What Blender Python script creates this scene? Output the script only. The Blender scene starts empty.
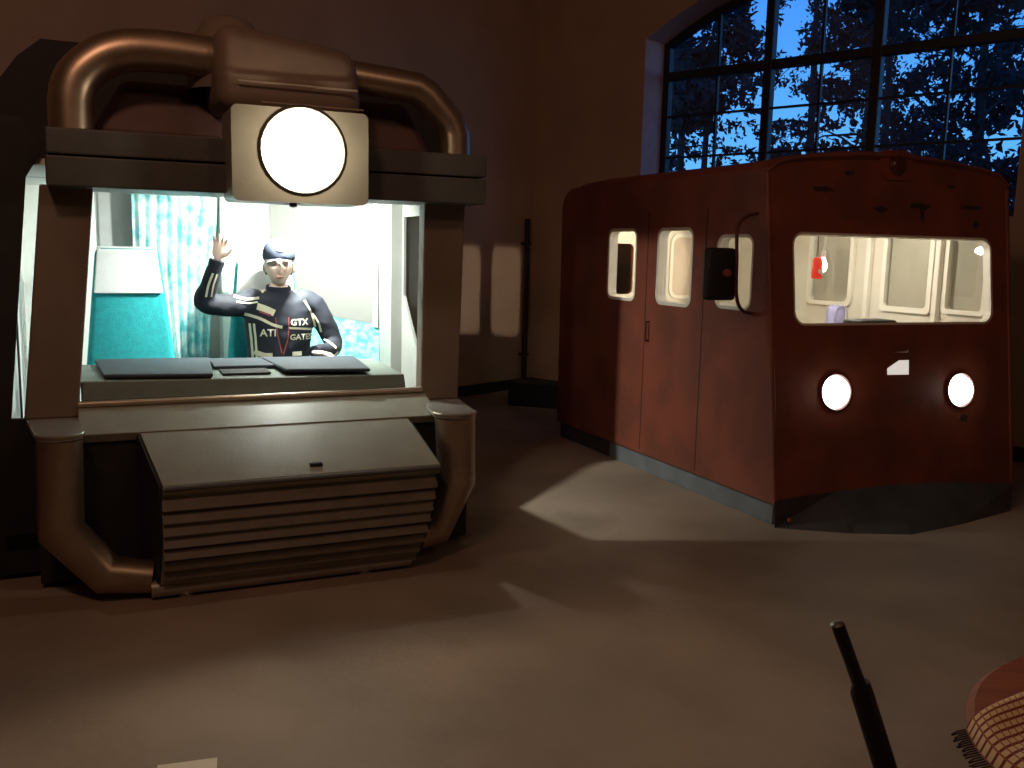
import bpy, bmesh, math, random
from mathutils import Vector, Matrix, noise
from mathutils.geometry import tessellate_polygon
from mathutils.bvhtree import BVHTree
random.seed(4)
sc = bpy.context.scene
PI = math.pi

# ---------------------------------------------------------------- camera
cam_d = bpy.data.cameras.new('camera'); cam = bpy.data.objects.new('camera', cam_d)
sc.collection.objects.link(cam); sc.camera = cam
cam_d.sensor_width = 36.0; cam_d.lens = 36.0 * 920 / 1024; cam_d.clip_end = 500
pt = math.radians(8.35); rl = math.radians(1.3)
R0 = Vector((1, 0, 0)); F = Vector((0, math.cos(pt), -math.sin(pt))); U0 = Vector((0, math.sin(pt), math.cos(pt)))
Rr = R0 * math.cos(rl) + U0 * math.sin(rl); Ur = U0 * math.cos(rl) - R0 * math.sin(rl)
cam.matrix_world = Matrix(((Rr.x, Ur.x, -F.x, 0), (Rr.y, Ur.y, -F.y, 0), (Rr.z, Ur.z, -F.z, 1.65), (0, 0, 0, 1)))

# ---------------------------------------------------------------- world: dusk sky
w = bpy.data.worlds.new('world'); sc.world = w; w.use_nodes = True
nt = w.node_tree; nt.nodes.clear()
tc = nt.nodes.new('ShaderNodeTexCoord'); sp = nt.nodes.new('ShaderNodeSeparateXYZ')
rp = nt.nodes.new('ShaderNodeValToRGB'); bg = nt.nodes.new('ShaderNodeBackground'); ow = nt.nodes.new('ShaderNodeOutputWorld')
nt.links.new(tc.outputs['Generated'], sp.inputs[0]); nt.links.new(sp.outputs['Z'], rp.inputs[0])
nt.links.new(rp.outputs[0], bg.inputs[0]); nt.links.new(bg.outputs[0], ow.inputs[0])
e = rp.color_ramp.elements
e[0].position = 0.0; e[0].color = (0.14, 0.50, 1.0, 1)
e[1].position = 0.6; e[1].color = (0.015, 0.07, 0.38, 1)
m_ = e.new(0.22); m_.color = (0.06, 0.28, 0.85, 1)
bg.inputs[1].default_value = 1.5

# ---------------------------------------------------------------- exposure
sc.view_settings.view_transform = 'Standard'; sc.view_settings.look = 'None'
sc.view_settings.exposure = 0.0; sc.view_settings.gamma = 1.0; sc.view_settings.use_curve_mapping = False

# ---------------------------------------------------------------- frames
def frame(o, deg):
    return Matrix.Translation(Vector((o[0], o[1], 0))) @ Matrix.Rotation(math.radians(deg), 4, 'Z')
HALL = frame((0.2, 11.05), math.degrees(math.atan2(-0.663, 0.748)))
LOC = frame((-1.58059, 3.99515), 24.5)
CAR = frame((1.62596, 5.43743), 24.5)

# ---------------------------------------------------------------- hall lamps (warm, dim, high under the ceiling behind the camera)
def area_light(name, M, loc, size, power, col, aim):
    d = bpy.data.lights.new(name, 'AREA'); d.shape = 'DISK'; d.size = size; d.energy = power; d.color = col
    o = bpy.data.objects.new(name, d); sc.collection.objects.link(o)
    p = M @ Vector(loc); o.location = p
    o.rotation_euler = ((M @ Vector(aim)) - p).to_track_quat('-Z', 'Y').to_euler()
    return o
area_light('hall_lamp_light', HALL, (6.0, -9.0, 5.0), 0.6, 42, (1.0, 0.53, 0.34), (0.0, -3.5, 3.5))
area_light('hall_lamp_light', HALL, (10.0, -6.5, 5.3), 0.6, 19, (1.0, 0.58, 0.36), (3.6, -3.5, 1.0))

# ---------------------------------------------------------------- materials
MATS = {}
def mat(name, col, rough=0.6, metal=0.0, emit=None, estr=0.0, noise_amt=0.0, nscale=8.0, col2=None, bump=0.0, bscale=60.0, stretch=None, alpha=None, coat=0.0):
    m = bpy.data.materials.new(name); m.use_nodes = True; n = m.node_tree; b = n.nodes['Principled BSDF']
    b.inputs['Base Color'].default_value = (*col, 1); b.inputs['Roughness'].default_value = rough; b.inputs['Metallic'].default_value = metal
    if coat: b.inputs['Coat Weight'].default_value = coat
    if emit: b.inputs['Emission Color'].default_value = (*emit, 1); b.inputs['Emission Strength'].default_value = estr
    if noise_amt or bump:
        t = n.nodes.new('ShaderNodeTexCoord'); mp = n.nodes.new('ShaderNodeMapping'); n.links.new(t.outputs['Object'], mp.inputs[0])
        if stretch: mp.inputs['Scale'].default_value = stretch
    if noise_amt:
        nz = n.nodes.new('ShaderNodeTexNoise'); nz.inputs['Scale'].default_value = nscale; nz.inputs['Detail'].default_value = 6
        r = n.nodes.new('ShaderNodeValToRGB'); n.links.new(mp.outputs[0], nz.inputs['Vector']); n.links.new(nz.outputs[0], r.inputs[0])
        c2 = col2 or tuple(c * (1 - noise_amt) for c in col)
        r.color_ramp.elements[0].position = 0.38; r.color_ramp.elements[0].color = (*c2, 1)
        r.color_ramp.elements[1].position = 0.62; r.color_ramp.elements[1].color = (*col, 1)
        n.links.new(r.outputs[0], b.inputs['Base Color'])
    if bump:
        nb = n.nodes.new('ShaderNodeTexNoise'); nb.inputs['Scale'].default_value = bscale; nb.inputs['Detail'].default_value = 4
        bp = n.nodes.new('ShaderNodeBump'); bp.inputs['Strength'].default_value = bump; bp.inputs['Distance'].default_value = 0.01
        n.links.new(mp.outputs[0], nb.inputs['Vector']); n.links.new(nb.outputs[0], bp.inputs['Height']); n.links.new(bp.outputs[0], b.inputs['Normal'])
    MATS[name] = m; return m
def M(n): return MATS[n]

mat('concrete', (0.31, 0.232, 0.175), 0.62, noise_amt=0.3, nscale=1.3, bump=0.25, bscale=25)
mat('plaster', (0.46, 0.33, 0.24), 0.9, noise_amt=0.12, nscale=1.5, bump=0.15, bscale=30)
mat('reveal_paint', (0.62, 0.42, 0.36), 0.85, noise_amt=0.15, nscale=4)
mat('ceiling_paint', (0.30, 0.22, 0.17), 0.9, noise_amt=0.1)
mat('frame_black', (0.012, 0.014, 0.02), 0.5, noise_amt=0.2)
mat('cab_grey', (0.28, 0.27, 0.215), 0.42, noise_amt=0.15, nscale=5, bump=0.08)
mat('cab_brown_grey', (0.22, 0.165, 0.125), 0.55, noise_amt=0.12, nscale=6)
mat('beam_grey', (0.085, 0.085, 0.08), 0.5, noise_amt=0.15)
mat('cab_dark', (0.02, 0.018, 0.018), 0.7, noise_amt=0.3)
mat('louvre_grey', (0.17, 0.145, 0.11), 0.5, noise_amt=0.2, nscale=9)
mat('pipe_metal', (0.50, 0.40, 0.30), 0.38, 0.9, noise_amt=0.15, nscale=10)
mat('pipe_plate', (0.42, 0.40, 0.36), 0.4, 0.55, noise_amt=0.15)
mat('roof_maroon', (0.13, 0.065, 0.055), 0.55, noise_amt=0.2)
mat('rail_metal', (0.62, 0.52, 0.42), 0.3, 0.8, noise_amt=0.1)
mat('inner_white', (0.82, 0.83, 0.80), 0.7, noise_amt=0.04)
mat('panel_grey', (0.42, 0.43, 0.42), 0.7, noise_amt=0.08)
mat('board_white', (0.16, 0.16, 0.152), 0.6, noise_amt=0.05, nscale=2)
mat('post_grey', (0.28, 0.285, 0.265), 0.6, noise_amt=0.06)
mat('console_green', (0.17, 0.21, 0.18), 0.55, noise_amt=0.12)
mat('pad_slate', (0.04, 0.052, 0.07), 0.7, noise_amt=0.15, bump=0.2)
mat('turquoise', (0.02, 0.38, 0.42), 0.9, noise_amt=0.15, nscale=30, bump=0.3, bscale=200)
mat('teal_dark', (0.03, 0.20, 0.21), 0.9, noise_amt=0.15, nscale=20)
mat('cloth_white', (0.85, 0.85, 0.85), 0.9, noise_amt=0.05, bump=0.2, bscale=150)
mat('curtain_print', (0.72, 0.86, 0.85), 0.9, noise_amt=0.5, nscale=13, col2=(0.16, 0.56, 0.60), bump=0.2)
mat('band_print', (0.25, 0.60, 0.62), 0.9, noise_amt=0.5, nscale=25, col2=(0.06, 0.42, 0.45))
mat('car_red', (0.24, 0.060, 0.032), 0.55, noise_amt=0.3, nscale=3, bump=0.2, bscale=14, col2=(0.16, 0.045, 0.026))
mat('paint_chip', (0.04, 0.02, 0.02), 0.8, noise_amt=0.2)
mat('plinth_grey', (0.17, 0.18, 0.19), 0.6, noise_amt=0.25, nscale=5)
mat('skirt_dark', (0.045, 0.04, 0.04), 0.75, noise_amt=0.35, nscale=6, bump=0.2)
mat('car_cream', (0.70, 0.65, 0.55), 0.6, noise_amt=0.07, nscale=6)
mat('cream_trim', (0.80, 0.76, 0.67), 0.45, noise_amt=0.05)
mat('blank_beige', (0.60, 0.50, 0.40), 0.8, noise_amt=0.08)
mat('black_rubber', (0.012, 0.012, 0.014), 0.6, noise_amt=0.2)
mat('lamp_red_dark', (0.10, 0.025, 0.018), 0.35, noise_amt=0.2)
mat('orange_knob', (0.30, 0.08, 0.035), 0.4, noise_amt=0.1)
mat('lens_on_big', (1, 1, 0.95), 0.3, emit=(1.0, 0.97, 0.86), estr=14, noise_amt=0.02)
mat('lens_on', (1, 0.98, 0.9), 0.3, emit=(1.0, 0.95, 0.80), estr=7, noise_amt=0.02)
mat('bulb_on', (1, 1, 0.95), 0.3, emit=(1.0, 0.85, 0.65), estr=9, noise_amt=0.02)
mat('tube_on', (1, 1, 1), 0.3, emit=(0.93, 1.0, 0.95), estr=6, noise_amt=0.02)
mat('chrome', (0.7, 0.68, 0.62), 0.2, 1.0, noise_amt=0.05)
mat('sticker_white', (0.85, 0.85, 0.85), 0.5, emit=None, noise_amt=0.03)
mat('plate_added_glow', (0.85, 0.84, 0.80), 0.5, emit=(1.0, 0.95, 0.88), estr=0.6, noise_amt=0.03)  # brightness put into the plate as emission; it is no lamp
mat('sticker_yellow', (0.85, 0.62, 0.18), 0.5, noise_amt=0.05)
mat('lantern_red', (0.65, 0.02, 0.02), 0.35, emit=(1, 0.05, 0.02), estr=0.5, noise_amt=0.1)
mat('lavender', (0.40, 0.38, 0.62), 0.9, noise_amt=0.15, bump=0.2)
mat('skin', (0.85, 0.60, 0.48), 0.55, noise_amt=0.06, nscale=25)
mat('lips', (0.55, 0.22, 0.19), 0.5, noise_amt=0.05)
mat('eye_white', (0.8, 0.8, 0.8), 0.3, noise_amt=0.02)
mat('hair_brown', (0.06, 0.035, 0.02), 0.8, noise_amt=0.3, nscale=60)
mat('navy', (0.012, 0.015, 0.028), 0.75, noise_amt=0.2, nscale=20, bump=0.25, bscale=30)
mat('cap_navy', (0.015, 0.022, 0.045), 0.8, noise_amt=0.15, nscale=40)
mat('jacket_print', (0.80, 0.76, 0.55), 0.7, noise_amt=0.08, nscale=30)
mat('jacket_red', (0.35, 0.06, 0.06), 0.6, noise_amt=0.1)
mat('denim', (0.03, 0.04, 0.08), 0.9, noise_amt=0.2, nscale=40)
mat('pole_black', (0.012, 0.010, 0.012), 0.45, noise_amt=0.2)
mat('pole_tip', (0.16, 0.15, 0.14), 0.4, 0.5, noise_amt=0.1)
mat('wood_orange', (0.38, 0.12, 0.055), 0.5, noise_amt=0.3, nscale=6, stretch=(1, 8, 1))
mat('fringe_dark', (0.03, 0.015, 0.02), 0.9, noise_amt=0.3)
mat('paper', (0.8, 0.75, 0.65), 0.8, noise_amt=0.05)
mat('bark', (0.035, 0.03, 0.028), 0.9, noise_amt=0.4, nscale=12, stretch=(1, 1, 0.3), bump=0.5)
mat('leaves', (0.012, 0.022, 0.026), 0.8, noise_amt=0.3)
mat('ground_grass', (0.04, 0.06, 0.03), 0.95, noise_amt=0.4, nscale=3)
mat('crate_dark', (0.015, 0.015, 0.018), 0.8, noise_amt=0.3)

def plaid():
    m = bpy.data.materials.new('plaid_cloth'); m.use_nodes = True; n = m.node_tree; b = n.nodes['Principled BSDF']; b.inputs['Roughness'].default_value = 0.9
    t = n.nodes.new('ShaderNodeUVMap'); s = n.nodes.new('ShaderNodeSeparateXYZ'); n.links.new(t.outputs[0], s.inputs[0])
    def band(ax, freq, th):
        a = n.nodes.new('ShaderNodeMath'); a.operation = 'MULTIPLY'; a.inputs[1].default_value = freq; n.links.new(s.outputs[ax], a.inputs[0])
        f = n.nodes.new('ShaderNodeMath'); f.operation = 'FRACT'; n.links.new(a.outputs[0], f.inputs[0])
        c = n.nodes.new('ShaderNodeMath'); c.operation = 'LESS_THAN'; c.inputs[1].default_value = th; n.links.new(f.outputs[0], c.inputs[0]); return c
    b1 = band('Y', 48, 0.34); b2 = band('X', 52, 0.16)
    mx = n.nodes.new('ShaderNodeMix'); mx.data_type = 'RGBA'; mx.inputs[6].default_value = (0.80, 0.60, 0.33, 1); mx.inputs[7].default_value = (0.22, 0.03, 0.03, 1)
    n.links.new(b1.outputs[0], mx.inputs[0])
    mx2 = n.nodes.new('ShaderNodeMix'); mx2.data_type = 'RGBA'; mx2.inputs[7].default_value = (0.35, 0.10, 0.06, 1)
    n.links.new(mx.outputs[2], mx2.inputs[6]); n.links.new(b2.outputs[0], mx2.inputs[0]); n.links.new(mx2.outputs[2], b.inputs['Base Color'])
    MATS['plaid_cloth'] = m
plaid()
def glass():
    m = bpy.data.materials.new('window_glass'); m.use_nodes = True; n = m.node_tree; n.nodes.clear()
    o = n.nodes.new('ShaderNodeOutputMaterial'); tr = n.nodes.new('ShaderNodeBsdfTransparent'); gl = n.nodes.new('ShaderNodeBsdfGlossy')
    tr.inputs[0].default_value = (0.93, 0.96, 0.96, 1); gl.inputs['Roughness'].default_value = 0.02
    mx = n.nodes.new('ShaderNodeMixShader')
    mx.inputs[0].default_value = 0.06; n.links.new(tr.outputs[0], mx.inputs[1]); n.links.new(gl.outputs[0], mx.inputs[2]); n.links.new(mx.outputs[0], o.inputs[0])
    MATS['window_glass'] = m
glass()

# ---------------------------------------------------------------- helpers
def empty(name, Mx, label, cat, group=None):
    o = bpy.data.objects.new(name, None); sc.collection.objects.link(o); o.matrix_world = Mx
    o.empty_display_size = 0.1; o['label'] = label; o['category'] = cat
    if group: o['group'] = group
    return o
def structure(name, Mx=None):
    o = bpy.data.objects.new(name, None); sc.collection.objects.link(o); o['kind'] = 'structure'
    if Mx: o.matrix_world = Mx
    return o
def obj(name, bm, material, parent=None, smooth=False, label=None):
    if hasattr(bm, 'verts') and not isinstance(bm, bpy.types.Mesh):
        bmesh.ops.recalc_face_normals(bm, faces=bm.faces)
        me = bpy.data.meshes.new(name); bm.to_mesh(me); bm.free()
    else: me = bm
    for mt in (material if isinstance(material, (list, tuple)) else [material]): me.materials.append(M(mt))
    if smooth:
        for p in me.polygons: p.use_smooth = True
        try: me.set_sharp_from_angle(angle=math.radians(40))
        except Exception: pass
    o = bpy.data.objects.new(name, me); sc.collection.objects.link(o)
    if parent: o.parent = parent
    if label: o['label'] = label
    return o
def rbox(x0, x1, y0, y1, z0, z1, r=0.0, seg=2, bm=None):
    own = bmesh.new()
    bmesh.ops.create_cube(own, size=1)
    for v in own.verts:
        v.co = Vector(((x0 + x1) / 2 + v.co.x * (x1 - x0), (y0 + y1) / 2 + v.co.y * (y1 - y0), (z0 + z1) / 2 + v.co.z * (z1 - z0)))
    if r > 0: bmesh.ops.bevel(own, geom=own.edges[:] , offset=r, segments=seg, profile=0.5, affect='EDGES')
    if bm is None: return own
    me = bpy.data.meshes.new('t'); own.to_mesh(me); own.free(); bm.from_mesh(me); bpy.data.meshes.remove(me); return bm
def hexa(c, r=0.0, bm=None, seg=2):
    # c: 8 corners, bottom 4 (ccw) then top 4
    own = bmesh.new(); vs = [own.verts.new(p) for p in c]
    for f in ((0, 3, 2, 1), (4, 5, 6, 7), (0, 1, 5, 4), (1, 2, 6, 5), (2, 3, 7, 6), (3, 0, 4, 7)): own.faces.new([vs[i] for i in f])
    bmesh.ops.recalc_face_normals(own, faces=own.faces)
    if r > 0: bmesh.ops.bevel(own, geom=own.edges[:], offset=r, segments=seg, profile=0.5, affect='EDGES')
    if bm is None: return own
    me = bpy.data.meshes.new('t'); own.to_mesh(me); own.free(); bm.from_mesh(me); bpy.data.meshes.remove(me); return bm
def rrect(u0, u1, v0, v1, r, n=6):
    pts = []
    for cu, cv, a0 in ((u1 - r, v1 - r, 0), (u0 + r, v1 - r, 90), (u0 + r, v0 + r, 180), (u1 - r, v0 + r, 270)):
        for i in range(n + 1):
            a = math.radians(a0 + 90 * i / n); pts.append((cu + r * math.cos(a), cv + r * math.sin(a)))
    return pts
def plate(outer, holes, t, f, bm=None):
    """slab with holes; f(u, v, w) -> xyz, w in 0..t"""
    bm = bm or bmesh.new(); loops = [outer] + list(holes)
    flat = [p for l in loops for p in l]
    tris = tessellate_polygon([[Vector((p[0], p[1], 0)) for p in l] for l in loops])
    a = [bm.verts.new(f(p[0], p[1], 0)) for p in flat]; b = [bm.verts.new(f(p[0], p[1], t)) for p in flat]
    for tr in tris:
        try: bm.faces.new([a[i] for i in tr]); bm.faces.new([b[i] for i in reversed(tr)])
        except ValueError: pass
    k = 0
    for l in loops:
        n = len(l)
        for i in range(n): bm.faces.new([a[k + i], a[k + (i + 1) % n], b[k + (i + 1) % n], b[k + i]])
        k += n
    return bm
def fX(x): return lambda u, v, w: Vector((x + w, u, v))
def fY(y): return lambda u, v, w: Vector((u, y + w, v))
def fZ(z): return lambda u, v, w: Vector((u, v, z + w))
def tube(pts, rads, n=16, bm=None, cap=True):
    bm = bm or bmesh.new(); pts = [Vector(p) for p in pts]
    if not isinstance(rads, (list, tuple)): rads = [rads] * len(pts)
    d = (pts[1] - pts[0]).normalized(); up = Vector((0, 1, 0)) if abs(d.y) < 0.9 else Vector((1, 0, 0))
    x = d.cross(up).normalized(); rings = []
    for i, p in enumerate(pts):
        if i == 0: t = (pts[1] - p).normalized(); k = 1; miter = t
        elif i == len(pts) - 1: t = (p - pts[i - 1]).normalized(); miter = t
        else:
            t0 = (p - pts[i - 1]).normalized(); t1 = (pts[i + 1] - p).normalized(); miter = (t0 + t1).normalized(); t = t0
        # project previous frame
        x = (x - t * x.dot(t)).normalized(); y = t.cross(x)
        ring = []
        for j in range(n):
            a = 2 * PI * j / n; q = x * math.cos(a) * rads[i] + y * math.sin(a) * rads[i]
            den = t.dot(miter); q = q - t * (q.dot(miter) / den)
            ring.append(bm.verts.new(p + q))
        rings.append(ring)
        if 0 < i < len(pts) - 1:
            t1 = (pts[i + 1] - p).normalized(); x = t.rotation_difference(t1) @ x
    for a, b in zip(rings, rings[1:]):
        for j in range(n): bm.faces.new([a[j], a[(j + 1) % n], b[(j + 1) % n], b[j]])
    if cap: bm.faces.new(rings[0][::-1]); bm.faces.new(rings[-1])
    return bm
def lathe(prof, origin, axis, n=24, bm=None):
    bm = bm or bmesh.new(); ax = Vector(axis).normalized(); o = Vector(origin)
    up = Vector((0, 0, 1)) if abs(ax.z) < 0.9 else Vector((1, 0, 0)); x = ax.cross(up).normalized(); y = ax.cross(x); rings = []
    for r, h in prof:
        if r < 1e-5: rings.append([bm.verts.new(o + ax * h)])
        else: rings.append([bm.verts.new(o + ax * h + x * math.cos(2 * PI * j / n) * r + y * math.sin(2 * PI * j / n) * r) for j in range(n)])
    for a, b in zip(rings, rings[1:]):
        for j in range(n):
            k = (j + 1) % n
            if len(a) == 1 and len(b) == 1: continue
            if len(a) == 1: bm.faces.new([a[0], b[k], b[j]])
            elif len(b) == 1: bm.faces.new([a[j], a[k], b[0]])
            else: bm.faces.new([a[j], a[k], b[k], b[j]])
    return bm
def smoothpath(pts, n=8):
    out = []; P = [Vector(p) for p in pts]; P = [P[0] * 2 - P[1]] + P + [P[-1] * 2 - P[-2]]
    for i in range(1, len(P) - 2):
        for k in range(n):
            t = k / n; a, b, c, d = P[i - 1:i + 3]
            out.append(0.5 * ((2 * b) + (c - a) * t + (2 * a - 5 * b + 4 * c - d) * t * t + (3 * b - a - 3 * c + d) * t ** 3))
    out.append(P[-2]); return out
def point_light(name, Mx, loc, r, power, col):
    d = bpy.data.lights.new(name, 'POINT'); d.energy = power; d.color = col; d.shadow_soft_size = r
    o = bpy.data.objects.new(name, d); sc.collection.objects.link(o); o.location = Mx @ Vector(loc); return o

# ================================================================ HALL
HX, HY, HZ = 14.0, -14.0, 6.0
fl = plate([(-0.4, HY - 0.3), (HX + 0.3, HY - 0.3), (HX + 0.3, 0.4), (-0.4, 0.4)], [], -0.2, fZ(0)); o = obj('floor', fl, 'concrete'); o.matrix_world = HALL; o['kind'] = 'structure'
o = obj('ceiling', rbox(-0.4, HX + 0.3, HY - 0.3, 0.4, HZ, HZ + 0.2), 'ceiling_paint'); o.matrix_world = HALL; o['kind'] = 'structure'
WX0, WX1, WZ0, WZS = 1.49, 5.16, 2.0, 3.86
XC = (WX0 + WX1) / 2; RISE = 0.5; half = (WX1 - WX0) / 2; RAD = (half * half + RISE * RISE) / (2 * RISE)
def archz(x, off=0.0): return WZS + RISE - RAD + math.sqrt(max((RAD - off) ** 2 - (x - XC) ** 2, 0)) 
arch = [(WX0, WZ0), (WX1, WZ0)] + [(WX1 + (WX0 - WX1) * i / 24, archz(WX1 + (WX0 - WX1) * i / 24)) for i in range(25)]
o = obj('wall_back', plate([(-0.4, -0.1), (HX + 0.3, -0.1), (HX + 0.3, HZ), (-0.4, HZ)], [arch], 0.5, fY(0)), 'plaster'); o.matrix_world = HALL; o['kind'] = 'structure'
# reveal lining
rv = bmesh.new(); loop = [(WX0, WZ0), (WX1, WZ0)] + arch[2:]
inner = [((x - XC) * 0.996 + XC, (z - 3) * 0.996 + 3) for x, z in loop]
plate(loop, [inner], 0.39, fY(0.002), rv)
ro = obj('trim_1', rv, 'reveal_paint'); ro.matrix_world = HALL; ro['kind'] = 'structure'
for nm, b in (('wall_left', (-0.3, 0, HY, 0)), ('wall_right', (HX, HX + 0.3, HY, 0)), ('wall_front', (0, HX, HY - 0.3, HY))):
    o = obj(nm, rbox(b[0], b[1], b[2], b[3], -0.1, HZ), 'plaster'); o.matrix_world = HALL; o['kind'] = 'structure'
# dado of darker paint along the left and window walls
o = obj('baseboard_left', rbox(0.0, 0.025, HY + 0.01, -0.03, 0, 0.12, 0.004), 'cab_dark'); o.matrix_world = HALL; o['kind'] = 'structure'
o = obj('baseboard_back', rbox(0.03, HX - 0.01, -0.025, 0.0, 0, 0.12, 0.004), 'cab_dark'); o.matrix_world = HALL; o['kind'] = 'structure'
# pipe in the corner
pp = empty('wall_conduit', HALL @ Matrix.Translation((0.07, -0.17, 0)), 'dark vertical pipe running up the wall corner between the two cabs', 'pipe')
obj('pipe', tube([(0, 0, 0), (0, 0, 2.0)], 0.032), 'cab_dark', pp, True)
for z in (0.4, 1.7): obj('bracket', rbox(-0.07, 0.04, -0.035, 0.035, z, z + 0.03, 0.004), 'cab_dark', pp)

# arched window
win = structure('window_1', HALL @ Matrix.Translation((0, 0.36, 0)))
def clip_rect(x0, x1, z0, z1, off=0.0, n=8):
    if z1 is not None: return [(x0, z0), (x1, z0), (x1, z1), (x0, z1)]
    return [(x0, z0), (x1, z0)] + [(x1 + (x0 - x1) * i / n, archz(x1 + (x0 - x1) * i / n, off)) for i in range(n + 1)]
inr = [(WX0 + 0.08, WZ0 + 0.08), (WX1 - 0.08, WZ0 + 0.08)] + [(x, archz(x, 0.08)) for x in [WX1 - 0.08 + (WX0 - WX1 + 0.16) * i / 24 for i in range(25)]]
obj('window_frame', plate(arch, [inr], 0.08, fY(0)), 'frame_black', win)
mul = [2.72, 3.80]; TB = 3.52
for x in mul: obj('mullion', rbox(x - 0.045, x + 0.045, -0.02, 0.08, WZ0 + 0.08, archz(x, 0.06), 0.008), 'frame_black', win)
edges = [WX0 + 0.08] + mul + [WX1 - 0.08]
for a, b in zip(edges, edges[1:]):
    obj('transom', rbox(a + (0.045 if a in mul else 0), b - (0.045 if b in mul else 0), -0.015, 0.08, TB - 0.045, TB + 0.045, 0.008), 'frame_black', win)
    mid = (a + b) / 2
    obj('muntin', rbox(mid - 0.011, mid + 0.011, 0.015, 0.055, WZ0 + 0.08, archz(mid, 0.07)), 'frame_black', win)
    for z in (3.10, 2.67, 2.24): obj('muntin', rbox(a, b, 0.02, 0.05, z - 0.011, z + 0.011), 'frame_black', win)
    xs = (a, mid, b); zs = [WZ0 + 0.08, 2.24, 2.67, 3.10, TB, None]
    for x0, x1 in zip(xs, xs[1:]):
        for z0, z1 in zip(zs, zs[1:]): obj('pane', plate(clip_rect(x0, x1, z0, z1, 0.08), [], 0.004, fY(0.033)), 'window_glass', win)

# ---------------------------------------------------------------- trees outside
go = obj('ground_1', plate([(-30, 0.6), (40, 0.6), (40, 60), (-30, 60)], [], -0.2, fZ(-0.3)), 'ground_grass'); go.matrix_world = HALL; go['kind'] = 'structure'
def tree(x, y, h, tr, cr, nleaf, name, label, pine, seed):
    rnd = random.Random(seed)
    t = empty(name, HALL @ Matrix.Translation((x, y, -0.3)), label, 'tree', 'trees outside the arched window')
    lean = rnd.uniform(-0.25, 0.25)
    path = [Vector((lean * (k / 6) ** 2 * 2 + rnd.uniform(-.06, .06), rnd.uniform(-.05, .05), h * k / 6)) for k in range(7)]
    obj('trunk', tube(path, [tr * (1 - 0.13 * k) for k in range(7)], 8), 'bark', t, True)
    bb = bmesh.new(); lv = bmesh.new(); nb = 30
    for i in range(nb):
        f = rnd.uniform(0.22, 0.98); p = path[min(int(f * 6), 5)].lerp(path[min(int(f * 6) + 1, 6)], f * 6 % 1)
        a = rnd.uniform(0, 2 * PI); L = cr * (1.25 - f) * rnd.uniform(0.6, 1.1)
        d = Vector((math.cos(a), math.sin(a), rnd.uniform(-0.25, 0.15) if pine else rnd.uniform(0.2, 0.8)))
        q1 = p + d * L * 0.5; q2 = p + d * L + Vector((0, 0, -0.15 * L))
        tube([p, q1, q2], [0.035, 0.02, 0.006], 4, bb, cap=False)
        for s in range(4):
            b0 = p.lerp(q2, 0.35 + 0.2 * s); b1 = b0 + Vector((rnd.uniform(-1, 1), rnd.uniform(-1, 1), rnd.uniform(-.8, .5))) * 0.4
            tube([b0, b1], [0.010, 0.004], 3, bb, cap=False)
        for s in range(int(nleaf * 1.1 / nb / 14)):
            c = p.lerp(q2, rnd.uniform(0.25, 1.08)) + Vector((rnd.gauss(0, .22), rnd.gauss(0, .22), rnd.gauss(-0.05 if pine else -0.1, .17)))
            for g in range(14):
                k = c + Vector((rnd.gauss(0, .09), rnd.gauss(0, .09), rnd.gauss(0, .07)))
                u = Vector((rnd.gauss(0, 1), rnd.gauss(0, 1), rnd.gauss(0, 1))).normalized(); v = u.orthogonal().normalized()
                s1 = rnd.uniform(0.035, 0.085)
                vs = [lv.verts.new(k + u * s1 * 1.4), lv.verts.new(k + v * s1 * .6), lv.verts.new(k - u * s1 * 1.4), lv.verts.new(k - v * s1 * .6)]
                lv.faces.new(vs)
    obj('branches', bb, 'bark', t)['kind'] = 'stuff'
    me = bpy.data.meshes.new('foliage'); lv.to_mesh(me); lv.free()
    obj('foliage', me, 'leaves', t)['kind'] = 'stuff'
specs = [(-1.2, 5.5, 6.8, .10, 2.0, 6500, 1), (-3.6, 8.5, 9, .13, 2.4, 6500, 1), (1.4, 7.5, 8.5, .12, 1.9, 6500, 0), (-0.2, 11, 10.5, .15, 2.6, 6500, 1),
         (3.6, 6.0, 8.0, .09, 1.7, 5500, 0), (-6.5, 12, 11, .16, 2.8, 6500, 1), (-3.4, 15, 12, .17, 3.0, 5500, 1), (4.6, 4.4, 7.2, .08, 1.5, 5000, 0), (-9.5, 14, 12, .17, 3, 5500, 1), (1.2, 14, 12, .16, 2.8, 5500, 0)]
tree_lab = ['young bushy conifer close outside the left panes of the arched window', 'dark conifer farther left beyond the arched window', 'slim leafy tree behind the middle panes of the arched window',
            'broad conifer farther back behind the middle panes', 'thin drooping birch outside the right panes of the arched window', 'tall dark conifer seen through the far left panes',
            'tall conifer at the back of the row behind the left panes', 'thin young birch nearest the right edge of the arched window', 'tall conifer farthest left beyond the arched window', 'tall leafy tree at the back behind the right panes']
for i, s in enumerate(specs): tree(s[0] - 0.9, s[1] + 2.0, s[2] * 1.05, *s[3:6], 'conifer_tree' if s[6] else 'leafy_tree', tree_lab[i], s[6], 10 + i)

# crate by the corner
cr = empty('floor_crate', frame((0.20, 9.62), -16), 'low dark crate on the floor at the wall corner behind the red railcar cab', 'crate')
obj('box', rbox(-0.24, 0.30, -0.03, 0.3, 0.0, 0.22, 0.01), 'crate_dark', cr)
obj('lid', rbox(-0.25, 0.31, -0.04, 0.31, 0.222, 0.25, 0.008), 'crate_dark', cr)
o = obj('paper_sheet', rbox(-0.12, 0.06, -0.19, 0.02, 0.001, 0.006), 'paper'); o.matrix_world = frame((-0.975, 2.722), 17); o['label'] = 'white paper sheet lying on the floor at the bottom edge of the view'; o['category'] = 'paper'

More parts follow.
